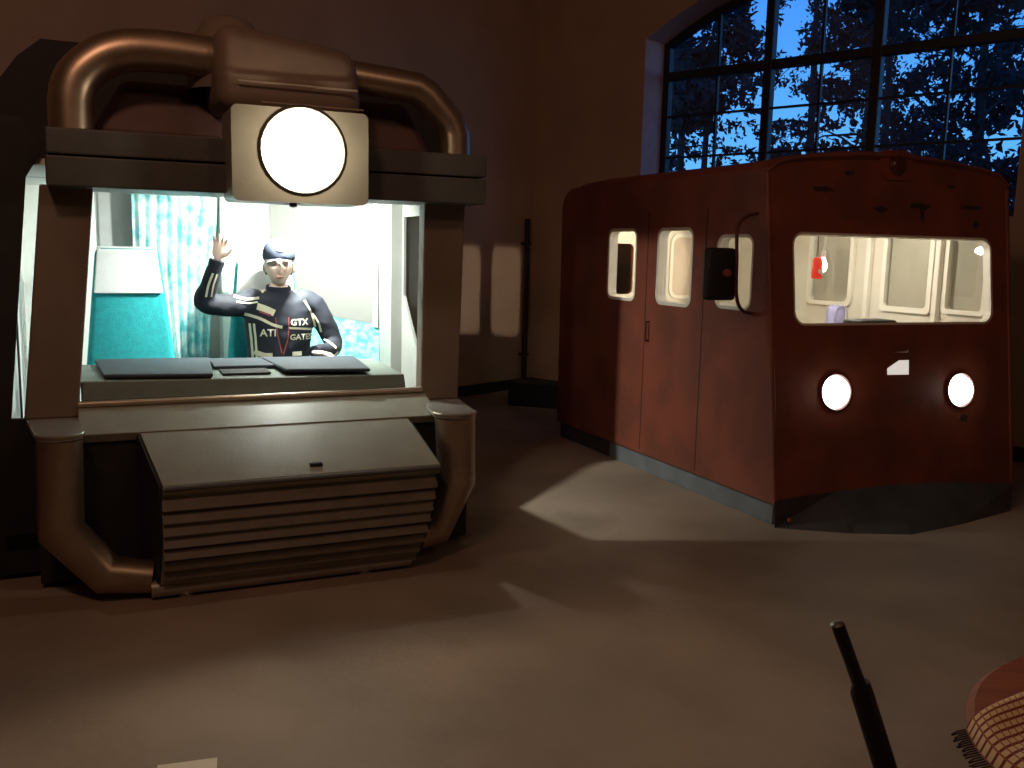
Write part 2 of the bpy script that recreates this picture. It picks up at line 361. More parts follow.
# ================================================================ LOCOMOTIVE CAB (left)
lc = empty('locomotive_cab', LOC, 'grey locomotive cab mock-up with louvred nose, bright roof headlamp and lit windscreen', 'train cab')
# nose: deck ledge + hood
hood = bmesh.new()
hexa([(-0.31, 0.40, 0.70), (1.47, 0.40, 0.70), (1.47, 0.62, 0.70), (-0.31, 0.62, 0.70), (-0.31, 0.38, 0.742), (1.47, 0.38, 0.742), (1.47, 0.62, 0.845), (-0.31, 0.62, 0.845)], 0.004, hood)
obj('nose_ledge', hood, 'cab_grey', lc)
prof = [(0.40, 0.744), (0.0, 0.565), (-0.012, 0.535), (0.0, 0.52), (0.035, 0.50), (0.01, 0.42), (0.0, 0.33), (0.015, 0.2), (0.05, 0.09), (0.10, 0.035), (0.40, 0.03)]
bm = bmesh.new(); Lv = []; Rv = []
for y, z in prof:
    k = 1 - max(0, min(y, 0.4)) / 0.4
    xl = -0.045 + 0.075 * k; xr = 1.295 + 0.05 * k - (0.10 * max(0, 0.5 - z) / 0.45)
    if z < 0.5 and y < 0.35: xl -= 0.03 * (0.5 - z)
    Lv.append(bm.verts.new((xl, y, z))); Rv.append(bm.verts.new((xr, y, z)))
for i in range(len(prof) - 1): bm.faces.new([Lv[i], Lv[i + 1], Rv[i + 1], Rv[i]])
bm.faces.new(Lv); bm.faces.new(Rv[::-1])
obj('hood', bm, 'cab_grey', lc)
sl = bmesh.new(); 
obj('hood_side', plate([(0.395, 0.735), (0.01, 0.555), (0.0, 0.33), (0.04, 0.11), (0.11, 0.06), (0.395, 0.05)], [], 0.006, lambda u, v, w: Vector((-0.053 - 0.015 * max(0, 0.5 - v) + 0.075 * (1 - u / 0.4) - w, u, v))), 'cab_dark', lc)
obj('hood_side', plate([(0.395, 0.735), (0.01, 0.555), (0.0, 0.33), (0.04, 0.11), (0.11, 0.06), (0.395, 0.05)], [], 0.006, lambda u, v, w: Vector((1.302 + 0.05 * (1 - u / 0.4) - (0.10 * max(0, 0.5 - v) / 0.45) + w, u, v))), 'cab_dark', lc)
nsl = 8
for i in range(nsl):
    z1 = 0.492 - i * 0.057; z0 = z1 - 0.057
    def yb(z): return 0.015 * math.cos((z - 0.33) * 0) + (0.0 if z > 0.2 else (0.2 - z) * 0.42) - 0.02 * math.sin(PI * (z - 0.05) / 0.45)
    xr1 = 1.335 - 0.10 * max(0, 0.5 - z1) / 0.45; xl1 = 0.022
    y1 = yb(z1) + 0.012; y0 = yb(z0) - 0.022
    obj('louvre_slat', hexa([(xl1, y0, z0 + 0.012), (xr1, y0, z0 + 0.012), (xr1, y0 + 0.035, z0 + 0.006), (xl1, y0 + 0.035, z0 + 0.006),
                             (xl1, y1 - 0.004, z1), (xr1, y1 - 0.004, z1), (xr1, y1 + 0.02, z1), (xl1, y1 + 0.02, z1)], 0.003), 'louvre_grey', lc)
obj('hood_lip', tube([(0.03, -0.006, 0.548), (1.343, -0.006, 0.548)], 0.013, 8), 'beam_grey', lc, True)
tgl = obj('hood_latch', rbox(0.70, 0.76, 0.045, 0.075, 0.588, 0.604, 0.003), 'cab_dark', lc)
obj('nose_bulkhead', rbox(-0.50, 1.66, 0.42, 0.50, 0.03, 0.70), 'cab_dark', lc)
obj('windscreen_sill', tube([(-0.31, 0.60, 0.852), (1.45, 0.60, 0.852)], 0.016, 10), 'rail_metal', lc, True)
# bumper pipes with flat caps
obj('bumper_pipe', tube([(-0.385, 0.20, 0.765), (-0.395, 0.20, 0.34), (-0.215, 0.17, 0.125), (-0.02, 0.15, 0.095)], [0.096, 0.096, 0.088, 0.075], 24), 'pipe_metal', lc, True)
obj('bumper_pipe', tube([(1.50, 0.20, 0.765), (1.515, 0.20, 0.42), (1.40, 0.18, 0.16), (1.20, 0.16, 0.10)], [0.108, 0.10, 0.075, 0.05], 24), 'pipe_metal', lc, True)
obj('lower_tube', tube([(-0.03, 0.105, 0.052), (1.22, 0.105, 0.052)], 0.042, 16), 'pipe_plate', lc, True)
for x in (0.12, 0.98): obj('floor_foot', lathe([(0.0, 0), (0.03, 0), (0.03, 0.012), (0.012, 0.016), (0.012, 0.04), (0, 0.04)], (x, 0.09, 0), (0, 0, 1), 12), 'chrome', lc)
for xa, xb, xc in ((-0.485, -0.285, -0.315), (1.385, 1.615, 1.44)):
    cx = (xa + xb) / 2; r = (xb - xa) / 2
    arc = [(cx + r * math.cos(a), 0.21 + r * 0.95 * math.sin(a)) for a in [PI + PI * i / 12 for i in range(13)]]
    back = [(1.68, 0.66), (1.46, 0.60)] if xa > 0 else [(-0.31, 0.60), (-0.54, 0.62)]
    obj('pipe_cap', plate(arc + back, [], 0.022, fZ(0.768)), 'pipe_plate', lc)
    obj('cap_rim', tube([(p[0], p[1], 0.787) for p in arc] + ([] if xa < 0 else []), 0.007, 6), 'rail_metal', lc, True)
# pillars
def pillar(b0, b1, t0, t1, y0, y1, nm, mt): 
    return obj(nm, hexa([(b0, y0, 0.79), (b1, y0, 0.79), (b1, y1, 0.79), (b0, y1, 0.79), (t0, y0, 1.90), (t1, y0, 1.90), (t1, y1, 1.90), (t0, y1, 1.90)], 0.01), mt, lc)
pillar(-0.545, -0.31, -0.43, -0.20, 0.60, 0.70, 'windscreen_pillar', 'cab_brown_grey')
pillar(1.445, 1.672, 1.46, 1.70, 0.60, 0.70, 'windscreen_pillar', 'cab_brown_grey')
obj('pillar_foot', rbox(-0.55, -0.31, 0.61, 0.70, 0.03, 0.79), 'cab_dark', lc)
obj('pillar_foot', rbox(1.445, 1.70, 0.61, 0.70, 0.03, 0.79), 'cab_dark', lc)
# beam: two tiers
obj('roof_beam', rbox(-0.39, 1.75, 0.42, 0.86, 2.03, 2.145, 0.008), 'beam_grey', lc)
obj('lower_beam', rbox(-0.395, 1.752, 0.425, 0.86, 1.886, 2.022, 0.008), 'beam_grey', lc)
# headlamp unit: square housing with a round recessed bowl
hx, hz = 0.712, 2.088
obj('lamp_housing', plate(rrect(0.385, 1.03, 1.845, 2.28, 0.03), [[(hx + 0.185 * math.cos(2 * PI * i / 32), hz + 0.185 * math.sin(2 * PI * i / 32)) for i in range(32)]], 0.32, fY(0.20)), 'cab_grey', lc)
obj('lamp_bowl', lathe([(0.186, -0.001), (0.185, 0.10), (0.15, 0.15), (0.08, 0.18), (0.0, 0.19)], (hx, 0.21, hz), (0, 1, 0), 32), 'lens_on_big', lc, True, label='blazing white round headlamp lens')
obj('lamp_rim', lathe([(0.185, 0), (0.198, -0.012), (0.212, 0), (0.212, 0.02)], (hx, 0.198, hz), (0, 1, 0), 32), 'beam_grey', lc, True)
point_light('headlamp_glare_fill', LOC, (hx, 0.02, hz), 0.03, 7, (1.0, 0.82, 0.6))  # added light ahead of the lens, stands in for glare on the housing
point_light('headlamp_light', LOC, (hx, 0.285, hz), 0.02, 45, (1.0, 0.80, 0.55))
obj('lamp_drain', lathe([(0, -0.02), (0.018, -0.016), (0.02, 0.01)], (hx - 0.03, 0.3, 1.845), (0, 0, 1), 12), 'beam_grey', lc)
# central roof housing
bm = hexa([(0.34, 0.30, 2.27), (1.045, 0.30, 2.27), (1.07, 1.3, 2.27), (0.34, 1.3, 2.27), (0.35, 0.38, 2.69), (1.03, 0.38, 2.61), (1.03, 1.2, 2.61), (0.35, 1.2, 2.69)], 0.09, None, 4)
obj('roof_housing', bm, 'cab_brown_grey', lc, True)
obj('housing_trim', tube([(0.43, 0.292, 2.40), (1.0, 0.292, 2.40)], 0.006, 6), 'rail_metal', lc)
obj('housing_trim', tube([(0.54, 0.292, 2.31), (1.03, 0.292, 2.31)], 0.005, 6), 'rail_metal', lc)
obj('roof_cowl', lathe([(0.20, -0.14), (0.205, -0.02), (0.17, 0.12), (0.12, 0.20), (0.05, 0.23), (0, 0.235)], (0.45, 0.72, 2.54), (0, 0, 1), 24), 'cab_brown_grey', lc, True)
# roof pipes
lp = smoothpath([(-0.285, 0.60, 2.10), (-0.275, 0.60, 2.33), (-0.20, 0.60, 2.45), (-0.06, 0.60, 2.53), (0.14, 0.60, 2.55), (0.42, 0.60, 2.54)], 4)
obj('roof_pipe', tube(lp, 0.098, 24), 'pipe_metal', lc, True)
rpth = [(1.635, 0.60, 2.10), (1.632, 0.60, 2.26), (1.60, 0.60, 2.33), (1.47, 0.60, 2.46), (1.40, 0.60, 2.495), (1.05, 0.60, 2.52)]
obj('roof_pipe', tube(rpth, 0.082, 24), 'pipe_metal', lc, True)
obj('roof_dome', hexa([(-0.22, 0.72, 2.14), (1.56, 0.72, 2.14), (1.56, 1.6, 2.14), (-0.22, 1.6, 2.14), (-0.05, 0.80, 2.44), (1.42, 0.80, 2.44), (1.42, 1.6, 2.44), (-0.05, 1.6, 2.44)], 0.05, None, 3), 'roof_maroon', lc)
# wide rear body
sec = [(-0.90, 0.03), (2.03, 0.03), (2.03, 2.2), (1.85, 2.62), (1.6, 2.74), (-0.43, 2.74), (-0.55, 2.64), (-0.72, 2.40), (-0.90, 2.1)]
opening = [(-0.62, 0.30), (1.66, 0.30), (1.66, 1.99), (-0.62, 1.99)]
obj('rear_bulkhead', plate(sec, [opening], 0.05, fY(1.62)), 'cab_dark', lc)
tn = bmesh.new(); outer = [bm_ for bm_ in sec]; innr = [((x - 0.56) * 0.97 + 0.56, (z - 1.3) * 0.97 + 1.3) for x, z in sec]
obj('rear_shell', plate(outer, [innr], 0.93, fY(1.67)), 'cab_dark', lc)
obj('rear_end_wall', plate(sec, [], 0.04, fY(2.60)), 'cab_dark', lc)
# cream step face beyond the side window
obj('window_return', plate([(1.70, 0.80), (2.0, 0.80), (2.0, 1.88), (1.70, 1.88)], [], 0.012, fY(1.605)), 'post_grey', lc, label='pale inner return panel of the side window')
# side walls
sw = [(0.70, 0.03), (1.62, 0.03), (1.62, 1.99), (0.70, 1.99)]
hole = [(0.742, 0.875), (1.124, 0.80), (1.579, 1.327), (1.579, 1.84), (1.09, 1.84)]
obj('side_fairing', plate([(-1.05, 0.03), (-0.50, 0.03), (-0.50, 0.79), (-0.60, 0.795), (-0.485, 1.93), (-0.41, 2.06), (-0.50, 2.2), (-1.05, 2.2)], [], 0.03, fY(0.605)), 'cab_dark', lc)
obj('side_wall', plate(sw, [hole], 0.018, fX(1.65)), 'post_grey', lc)
obj('side_wall', plate(sw, [], 0.03, fX(-0.66)), 'inner_white', lc)
obj('side_skin', plate([(0.64, 0.03), (1.62, 0.03), (1.62, 2.1), (0.64, 2.1)], [], 0.03, fX(-0.70)), 'cab_dark', lc)
obj('side_wall', plate([(1.62, 0.28), (2.56, 0.28), (2.56, 1.99), (1.62, 1.99)], [], 0.03, fX(1.70)), 'post_grey', lc)
obj('side_wall', plate([(1.62, 0.28), (2.56, 0.28), (2.56, 1.99), (1.62, 1.99)], [], 0.03, fX(-0.66)), 'inner_white', lc)
obj('rear_wall', rbox(-0.66, 1.73, 2.52, 2.56, 0.28, 1.99), 'inner_white', lc)
obj('rear_window', rbox(-0.17, 0.035, 2.50, 2.515, 1.50, 2.0 - 0.03, 0.004), 'panel_grey', lc, label='grey window pane in the white rear wall')
obj('cab_ceiling', rbox(-0.66, 1.73, 0.64, 2.56, 1.99, 2.02), 'inner_white', lc)
obj('cab_floor', rbox(-0.66, 1.73, 0.52, 2.56, 0.25, 0.28), 'cab_dark', lc)
obj('partition_edge', rbox(0.585, 0.635, 2.30, 2.50, 0.28, 1.99, 0.006), 'inner_white', lc)
# pale board, set at a slant on the right
bd = [(0.98, 2.45), (1.52, 1.93)]
def fB(u, v, w): 
    a = Vector((0.95, 2.50, 0)); b = Vector((1.615, 2.02, 0)); d = b - a
    return a + d * u + Vector((0, 0, v)) + Vector((-0.55, -0.80, 0)).normalized() * w
obj('wall_board', plate([(0, 1.20), (1, 1.10), (1, 1.95), (0, 1.95)], [], 0.012, fB), 'board_white', lc, label='pale blank board across the rear right corner')
obj('board_edge', plate([(0.955, 1.085), (1.0, 1.08), (1.0, 1.96), (0.955, 1.96)], [], 0.03, fB), 'panel_grey', lc)
obj('fabric_band', plate([(0, 0.80), (1, 0.80), (1, 1.10), (0, 1.20)], [], 0.008, fB), 'band_print', lc, label='turquoise patterned fabric band under the pale board')
obj('corner_post', hexa([(1.575, 1.62, 0.28), (1.70, 1.62, 0.28), (1.70, 2.0, 0.28), (1.615, 2.0, 0.28), (1.575, 1.60, 1.97), (1.70, 1.60, 1.97), (1.70, 2.0, 1.97), (1.60, 2.0, 1.97)]), 'post_grey', lc)
# console
cs = bmesh.new()
hexa([(-0.295, 0.64, 0.86), (1.37, 0.64, 0.86), (1.37, 1.35, 0.86), (-0.295, 1.35, 0.86), (-0.295, 0.66, 0.955), (1.365, 0.66, 0.935), (1.365, 1.30, 0.95), (-0.33, 1.30, 0.96)], 0.006, cs)
obj('console', cs, 'console_green', lc)
obj('console_base', rbox(-0.29, 1.36, 0.66, 0.80, 0.28, 0.86), 'cab_dark', lc)
for a, b, yb_ in ((-0.21, 0.33, 1.36), (0.69, 1.17, 1.25)):
    obj('console_pad', hexa([(a + 0.02, 0.70, 0.962), (b, 0.66, 0.955), (b + 0.06, yb_, 0.958), (a - 0.02, yb_, 0.964), (a + 0.02, 0.70, 0.982), (b, 0.66, 0.975), (b + 0.06, yb_, 0.978), (a - 0.02, yb_, 0.984)], 0.008), 'pad_slate', lc)
obj('console_pad', hexa([(0.37, 0.95, 0.958), (0.71, 0.95, 0.955), (0.76, 1.30, 0.958), (0.37, 1.30, 0.96), (0.37, 0.95, 0.976), (0.71, 0.95, 0.975), (0.76, 1.30, 0.976), (0.37, 1.30, 0.978)], 0.006), 'pad_slate', lc)
obj('instrument_tray', rbox(0.39, 0.64, 0.74, 0.92, 0.95, 0.962, 0.003), 'cab_dark', lc)
# ceiling lamp
obj('dome_lamp', lathe([(0.0, -0.045), (0.06, -0.035), (0.085, 0.0), (0.085, 0.012)], (0.9, 1.4, 1.975), (0, 0, 1), 20), 'tube_on', lc, True, label='lit round white ceiling lamp')
cl_ = area_light('cab_lamp_light', LOC, (0.9, 1.4, 1.88), 0.09, 78, (0.94, 1.0, 0.90), (1.03, 1.9, 1.3))
obj('header_lamp', rbox(0.55, 1.05, 0.735, 0.775, 1.93, 1.985, 0.01), 'tube_on', lc, label='lit header lamp behind the windscreen top')
area_light('header_light', LOC, (0.8, 0.80, 1.93), 0.16, 50, (0.96, 1.0, 0.92), (0.72, 1.75, 1.35))

# curtain
cu = bmesh.new(); rows = 14; cols = 60; V = []
for i in range(rows + 1):
    f = i / rows; z = 0.60 + (1.95 - 0.60) * (1 - f); xl = 0.03 + 0.22 * max(0, f - 0.35) ** 1.0; xr = 0.575 - 0.10 * f
    for j in range(cols + 1):
        u = j / cols; V.append(cu.verts.new((xl + (xr - xl) * u, 2.36 + 0.022 * math.sin(u * 2 * PI * 8 + f) * (0.6 + 0.6 * f), z)))
for i in range(rows):
    for j in range(cols): k = i * (cols + 1) + j; cu.faces.new([V[k], V[k + 1], V[k + cols + 2], V[k + cols + 1]])
ct = empty('window_curtain', LOC @ Matrix.Translation((0, 0, 0)), 'turquoise and white patterned curtain hanging behind the empty turquoise seat', 'curtain')
co = obj('fabric', cu, 'curtain_print', ct, True)
co.modifiers.new('t', 'SOLIDIFY').thickness = 0.003
obj('curtain_rail', tube([(0.02, 2.36, 1.965), (0.58, 2.36, 1.965)], 0.012, 8), 'chrome', ct)

# seats
def seat(x, label, z_top, hw):
    s = empty('cab_seat', LOC @ Matrix.Translation((x, 1.75, 0.28)), label, 'seat', 'driver seats in the locomotive cab')
    h = z_top - 0.28
    obj('backrest', hexa([(-hw, 0, 0.42), (hw, 0, 0.42), (hw, 0.12, 0.42), (-hw, 0.12, 0.42), (-hw * 0.66, 0.10, h), (hw * 0.66, 0.10, h), (hw * 0.66, 0.19, h), (-hw * 0.66, 0.19, h)], 0.035, None, 3), 'turquoise', s, True)
    obj('headrest_cover', hexa([(-hw * 0.72, 0.045, h - 0.27), (hw * 0.70, 0.045, h - 0.27), (hw * 0.70, 0.062, h - 0.27), (-hw * 0.72, 0.062, h - 0.27),
                                (-hw * 0.62, 0.088, h - 0.01), (hw * 0.60, 0.088, h - 0.01), (hw * 0.60, 0.21, h + 0.012), (-hw * 0.62, 0.21, h + 0.012)], 0.006), 'cloth_white', s, label='white headrest cloth')
    obj('seat_cushion', rbox(-hw, hw, -0.42, 0.06, 0.34, 0.44, 0.03, 3), 'turquoise', s, True)
    obj('pedestal', lathe([(0.17, 0), (0.17, 0.03), (0.05, 0.05), (0.05, 0.32), (0.12, 0.34)], (0, -0.18, 0), (0, 0, 1), 20), 'cab_dark', s, True)
seat(-0.02, 'turquoise seat with a white headrest cloth, empty, left in the lit locomotive cab', 1.60, 0.275)
seat(0.80, 'turquoise seat behind the waving man in the dark jacket', 1.53, 0.27)

# ================================================================ PERSON
def skin_mesh(verts, edges, radii, root=0, sub=2):
    me = bpy.data.meshes.new('sk'); me.from_pydata([Vector(v) for v in verts], edges, []); o = bpy.data.objects.new('sk', me); sc.collection.objects.link(o)
    bm = bmesh.new(); bm.from_mesh(me); sl_ = bm.verts.layers.skin.verify(); bm.verts.ensure_lookup_table()
    for i, r in enumerate(radii): bm.verts[i][sl_].radius = r if isinstance(r, tuple) else (r, r); bm.verts[i][sl_].use_root = (i == root)
    bm.to_mesh(me); bm.free()
    o.modifiers.new('s', 'SKIN'); s = o.modifiers.new('u', 'SUBSURF'); s.levels = sub; s.render_levels = sub
    dg = bpy.context.evaluated_depsgraph_get(); out = bpy.data.meshes.new_from_object(o.evaluated_get(dg)); bpy.data.objects.remove(o); return out
def merge(meshes, voxel, smooth_it=4):
    bm = bmesh.new()
    for m in meshes: bm.from_mesh(m)
    me = bpy.data.meshes.new('mg'); bm.to_mesh(me); bm.free(); o = bpy.data.objects.new('mg', me); sc.collection.objects.link(o)
    r = o.modifiers.new('r', 'REMESH'); r.mode = 'VOXEL'; r.voxel_size = voxel
    if smooth_it: s = o.modifiers.new('s', 'SMOOTH'); s.iterations = smooth_it; s.factor = 0.5
    dg = bpy.context.evaluated_depsgraph_get(); out = bpy.data.meshes.new_from_object(o.evaluated_get(dg)); bpy.data.objects.remove(o); out.materials.clear(); return out
def bm_mesh(bm): me = bpy.data.meshes.new('b'); bmesh.ops.recalc_face_normals(bm, faces=bm.faces); bm.to_mesh(me); bm.free(); return me
def ell(c, r, n=3, rot=None):
    bm = bmesh.new(); bmesh.ops.create_icosphere(bm, subdivisions=n, radius=1)
    for v in bm.verts:
        q = Vector((v.co.x * r[0], v.co.y * r[1], v.co.z * r[2])); v.co = Vector(c) + (rot @ q if rot else q)
    return bm_mesh(bm)

PX, PY = 0.84, 1.60
person = empty('person', LOC @ Matrix.Translation((PX, PY, 0)), 'man in dark racing-style jacket and navy cap waving from behind the lit windscreen', 'person')
# face towards the camera: slight turn
def head_mesh():
    bm = bmesh.new(); bmesh.ops.create_uvsphere(bm, u_segments=48, v_segments=36, radius=1)
    for v in bm.verts:
        x, y, z = v.co
        wx = 0.077; wy = 0.097; wz = 0.118
        if z < 0: k = 1 + 0.30 * z; wx *= k; wy *= (1 + 0.10 * z)
        px, py, pz = x * wx, y * wy, z * wz
        if y < 0:      # face front is -y
            # brow / eye sockets
            py += 0.010 * math.exp(-(((abs(px) - 0.030) / 0.016) ** 2 + ((pz - 0.002) / 0.011) ** 2))
            py -= 0.006 * math.exp(-((pz - 0.024) / 0.010) ** 2) * math.exp(-(px / 0.05) ** 4)
            # nose
            t = max(0, min(1, (0.010 - pz) / 0.048))
            if -0.045 < pz < 0.014: py -= (0.006 + 0.020 * t) * math.exp(-(px / (0.008 + 0.006 * t)) ** 2) * (1 if pz > -0.038 else max(0, (pz + 0.048) / 0.010))
            # lips and chin
            py -= 0.006 * math.exp(-((pz + 0.060) / 0.006) ** 2) * math.exp(-(px / 0.022) ** 4)
            py -= 0.006 * math.exp(-((pz + 0.073) / 0.006) ** 2) * math.exp(-(px / 0.020) ** 4)
            py += 0.004 * math.exp(-((pz + 0.0665) / 0.003) ** 2) * math.exp(-(px / 0.022) ** 4)
            py -= 0.012 * math.exp(-((pz + 0.100) / 0.016) ** 2) * math.exp(-(px / 0.025) ** 2)
            # cheeks
            py -= 0.006 * math.exp(-(((abs(px) - 0.042) / 0.018) ** 2 + ((pz + 0.03) / 0.022) ** 2))
        v.co = Vector((px, py, pz))
    return bm_mesh(bm)
HEADM = Matrix.Scale(1, 4) @ Matrix.Translation((0.0, -0.02, 1.512)) @ Matrix.Rotation(math.radians(-8), 4, 'Z') @ Matrix.Rotation(math.radians(-3), 4, 'X') @ Matrix.Diagonal((1.12, 1.08, 1.08, 1))
hm = head_mesh(); hm.transform(HEADM)
ears = []
for s in (-1, 1):
    e_ = ell((s * 0.079, 0.012, -0.008), (0.010, 0.020, 0.032), 3, Matrix.Rotation(s * 0.35, 3, 'Z')); e_.transform(HEADM); ears.append(e_)
# skeleton: pelvis, spine, chest, neck, shoulders, arms, legs (in person frame)
SV = [(0, 0.02, 0.80), (0, 0.02, 0.95), (0, 0.01, 1.12), (0, 0.01, 1.27), (0, 0.0, 1.36), (0, -0.005, 1.43),
      (-0.17, 0.01, 1.29), (-0.235, 0.0, 1.27), (-0.455, -0.10, 1.295), (-0.415, -0.165, 1.43), (-0.385, -0.18, 1.545),
      (0.17, 0.01, 1.29), (0.225, 0.0, 1.26), (0.335, -0.04, 1.02), (0.26, -0.20, 0.995), (0.15, -0.30, 1.00),
      (-0.09, -0.02, 0.79), (-0.13, -0.42, 0.80), (-0.13, -0.46, 0.42), (0.09, -0.02, 0.79), (0.13, -0.42, 0.80), (0.13, -0.46, 0.42)]
SE = [(0, 1), (1, 2), (2, 3), (3, 4), (4, 5), (3, 6), (6, 7), (7, 8), (8, 9), (9, 10), (3, 11), (11, 12), (12, 13), (13, 14), (14, 15), (0, 16), (16, 17), (17, 18), (0, 19), (19, 20), (20, 21)]
SR = [(.15, .11), (.13, .10), (.15, .11), (.13, .09), .06, .058, .065, .058, .046, .038, .027, .065, .058, .046, .038, .027, .085, .065, .045, .085, .065, .045]
def hand(Mx, side):
    parts = []
    bm = bmesh.new(); bmesh.ops.create_icosphere(bm, subdivisions=3, radius=1)
    for v in bm.verts: v.co = Vector((v.co.x * 0.041, v.co.y * 0.015, 0.045 + v.co.z * 0.052))
    parts.append(bm_mesh(bm))
    for i, (fx, L, sp_) in enumerate(((-0.030, 0.062, -0.16), (-0.010, 0.076, -0.05), (0.011, 0.071, 0.06), (0.030, 0.056, 0.18))):
        a = Vector((fx, 0, 0.075)); d = Vector((math.sin(sp_), -0.12, math.cos(sp_))).normalized(); d2 = (d + Vector((0, -0.40, 0))).normalized(); d3 = (d2 + Vector((0, -0.45, 0))).normalized()
        p1 = a + d * L * 0.48; p2 = p1 + d2 * L * 0.32; p3 = p2 + d3 * L * 0.26
        parts.append(bm_mesh(tube([a - d * 0.02, a, p1, p2, p3], [0.0095, 0.0098, 0.009, 0.0082, 0.0065], 10)))
        parts.append(ell(p3, (0.0068,) * 3, 2))
    a = Vector((side * 0.026, -0.004, 0.022)); p1 = a + Vector((side * 0.030, -0.012, 0.022)); p2 = p1 + Vector((side * 0.014, -0.010, 0.028))
    parts.append(bm_mesh(tube([a, p1, p2], [0.014, 0.0115, 0.009], 10))); parts.append(ell(p2, (0.0092,) * 3, 2))
    for p in parts: p.transform(Mx)
    return parts
H1 = Matrix.Translation((-0.382, -0.182, 1.55)) @ Matrix.Rotation(math.radians(-6), 4, 'Z') @ Matrix.Rotation(math.radians(8), 4, 'Y')
H2 = Matrix.Translation((0.145, -0.305, 1.00)) @ Matrix.Rotation(math.radians(60), 4, 'Z') @ Matrix.Rotation(math.radians(95), 4, 'X')
body = merge([skin_mesh(SV, SE, SR), hm] + ears + hand(H1, 1) + hand(H2, 1), 0.006, 2)
bo = obj('body', body, 'skin', person, True)
# lips/eyes as small parts
for s in (-1, 1):
    e_ = ell((s * 0.030, -0.074, 0.002), (0.012, 0.010, 0.006), 2); e_.transform(HEADM); eo = obj('eye', e_, 'eye_white', person, True)
    e2_ = ell((s * 0.030, -0.0835, 0.002), (0.0045, 0.0025, 0.0045), 2); e2_.transform(HEADM); obj('iris', e2_, 'hair_brown', eo, True)
    e3_ = bm_mesh(tube([(s * 0.014, -0.094, 0.020), (s * 0.030, -0.094, 0.025), (s * 0.048, -0.080, 0.018)], 0.0035, 6)); e3_.transform(HEADM); obj('eyebrow', e3_, 'hair_brown', person, True)
l_ = ell((0, -0.0915, -0.0665), (0.022, 0.006, 0.0075), 2); l_.transform(HEADM); obj('lips', l_, 'lips', person, True)
# hair: short, under the cap
bm = bmesh.new(); bmesh.ops.create_uvsphere(bm, u_segments=32, v_segments=24, radius=1)
for v in bm.verts: v.co = Vector((v.co.x * 0.082, v.co.y * 0.098 + 0.010, v.co.z * 0.115 + 0.006))
bmesh.ops.delete(bm, geom=[v for v in bm.verts if (v.co.y < 0.0 or v.co.z < -0.055)], context='VERTS')
h_ = bm_mesh(bm); h_.transform(HEADM); obj('hair', h_, 'hair_brown', person, True)
# cap
bm = bmesh.new(); bmesh.ops.create_uvsphere(bm, u_segments=40, v_segments=24, radius=1)
for v in bm.verts: v.co = Vector((v.co.x * 0.089, v.co.y * 0.106, v.co.z * 0.100 + 0.062))
bmesh.ops.delete(bm, geom=[v for v in bm.verts if v.co.z < 0.034], context='VERTS')
c_ = bm_mesh(bm); c_.transform(HEADM); cap_ = obj('cap', c_, 'cap_navy', person, True, label='navy baseball cap with pale front badge')
cap_.modifiers.new('t', 'SOLIDIFY').thickness = 0.004
bm = bmesh.new(); a = []; b = []
for i in range(17):
    u = -1 + i / 8; x = u * 0.074; y0 = -math.sqrt(max(0, 1 - (x / 0.089) ** 2)) * 0.106; y1 = y0 - 0.052 * math.sqrt(max(0, 1 - u * u)); dz = -0.018 * u * u
    a.append(bm.verts.new((x, y0, 0.037 + dz * 0.6))); b.append(bm.verts.new((x, y1, 0.026 + dz)))
for i in range(16): bm.faces.new([a[i], a[i + 1], b[i + 1], b[i]])
c_ = bm_mesh(bm); c_.transform(HEADM); v_ = obj('visor', c_, 'cap_navy', cap_, True); v_.modifiers.new('t', 'SOLIDIFY').thickness = 0.005
bm = tube([(-0.074 + 0.148 * i / 16, (-math.sqrt(max(0, 1 - ((-0.074 + 0.148 * i / 16) / 0.089) ** 2)) * 0.106 - 0.053 * math.sqrt(max(0, 1 - (-1 + i / 8) ** 2))), 0.028 - 0.018 * (-1 + i / 8) ** 2) for i in range(17)], 0.004, 6)
c_ = bm_mesh(bm); c_.transform(HEADM); obj('visor_piping', c_, 'jacket_print', cap_, True)
c_ = ell((0.004, -0.097, 0.090), (0.026, 0.010, 0.018), 2, Matrix.Rotation(-0.55, 3, 'X')); c_.transform(HEADM); obj('badge', c_, 'cloth_white', cap_, True)
# jacket
JV = [(0, 0.02, 0.80), (0, 0.02, 0.95), (0, 0.01, 1.12), (0, 0.012, 1.26), (0, 0.015, 1.335),
      (-0.16, 0.012, 1.285), (-0.235, 0.0, 1.27), (-0.34, -0.045, 1.27), (-0.458, -0.10, 1.298), (-0.43, -0.145, 1.40), (-0.392, -0.178, 1.525),
      (0.16, 0.012, 1.285), (0.225, 0.0, 1.255), (0.285, -0.02, 1.15), (0.338, -0.04, 1.02), (0.26, -0.20, 0.995), (0.175, -0.285, 1.00)]
JE = [(0, 1), (1, 2), (2, 3), (3, 4), (3, 5), (5, 6), (6, 7), (7, 8), (8, 9), (9, 10), (3, 11), (11, 12), (12, 13), (13, 14), (14, 15), (15, 16)]
JR = [(.20, .15), (.185, .145), (.20, .15), (.165, .12), (.075, .075), .090, .083, .072, .066, .058, .046, .090, .083, .072, .064, .056, .044]
def loft(secs, n=32):
    bm = bmesh.new(); rings = []
    for z, cx_, cy_, rx, ry in secs: rings.append([bm.verts.new((cx_ + rx * (abs(math.cos(2*PI*j/n)) ** 0.8) * (1 if math.cos(2*PI*j/n) > 0 else -1), cy_ + ry * math.sin(2*PI*j/n), z)) for j in range(n)])
    for a, b in zip(rings, rings[1:]):
        for j in range(n): bm.faces.new([a[j], a[(j+1)%n], b[(j+1)%n], b[j]])
    bm.faces.new(rings[0][::-1]); bm.faces.new(rings[-1]); return bm_mesh(bm)
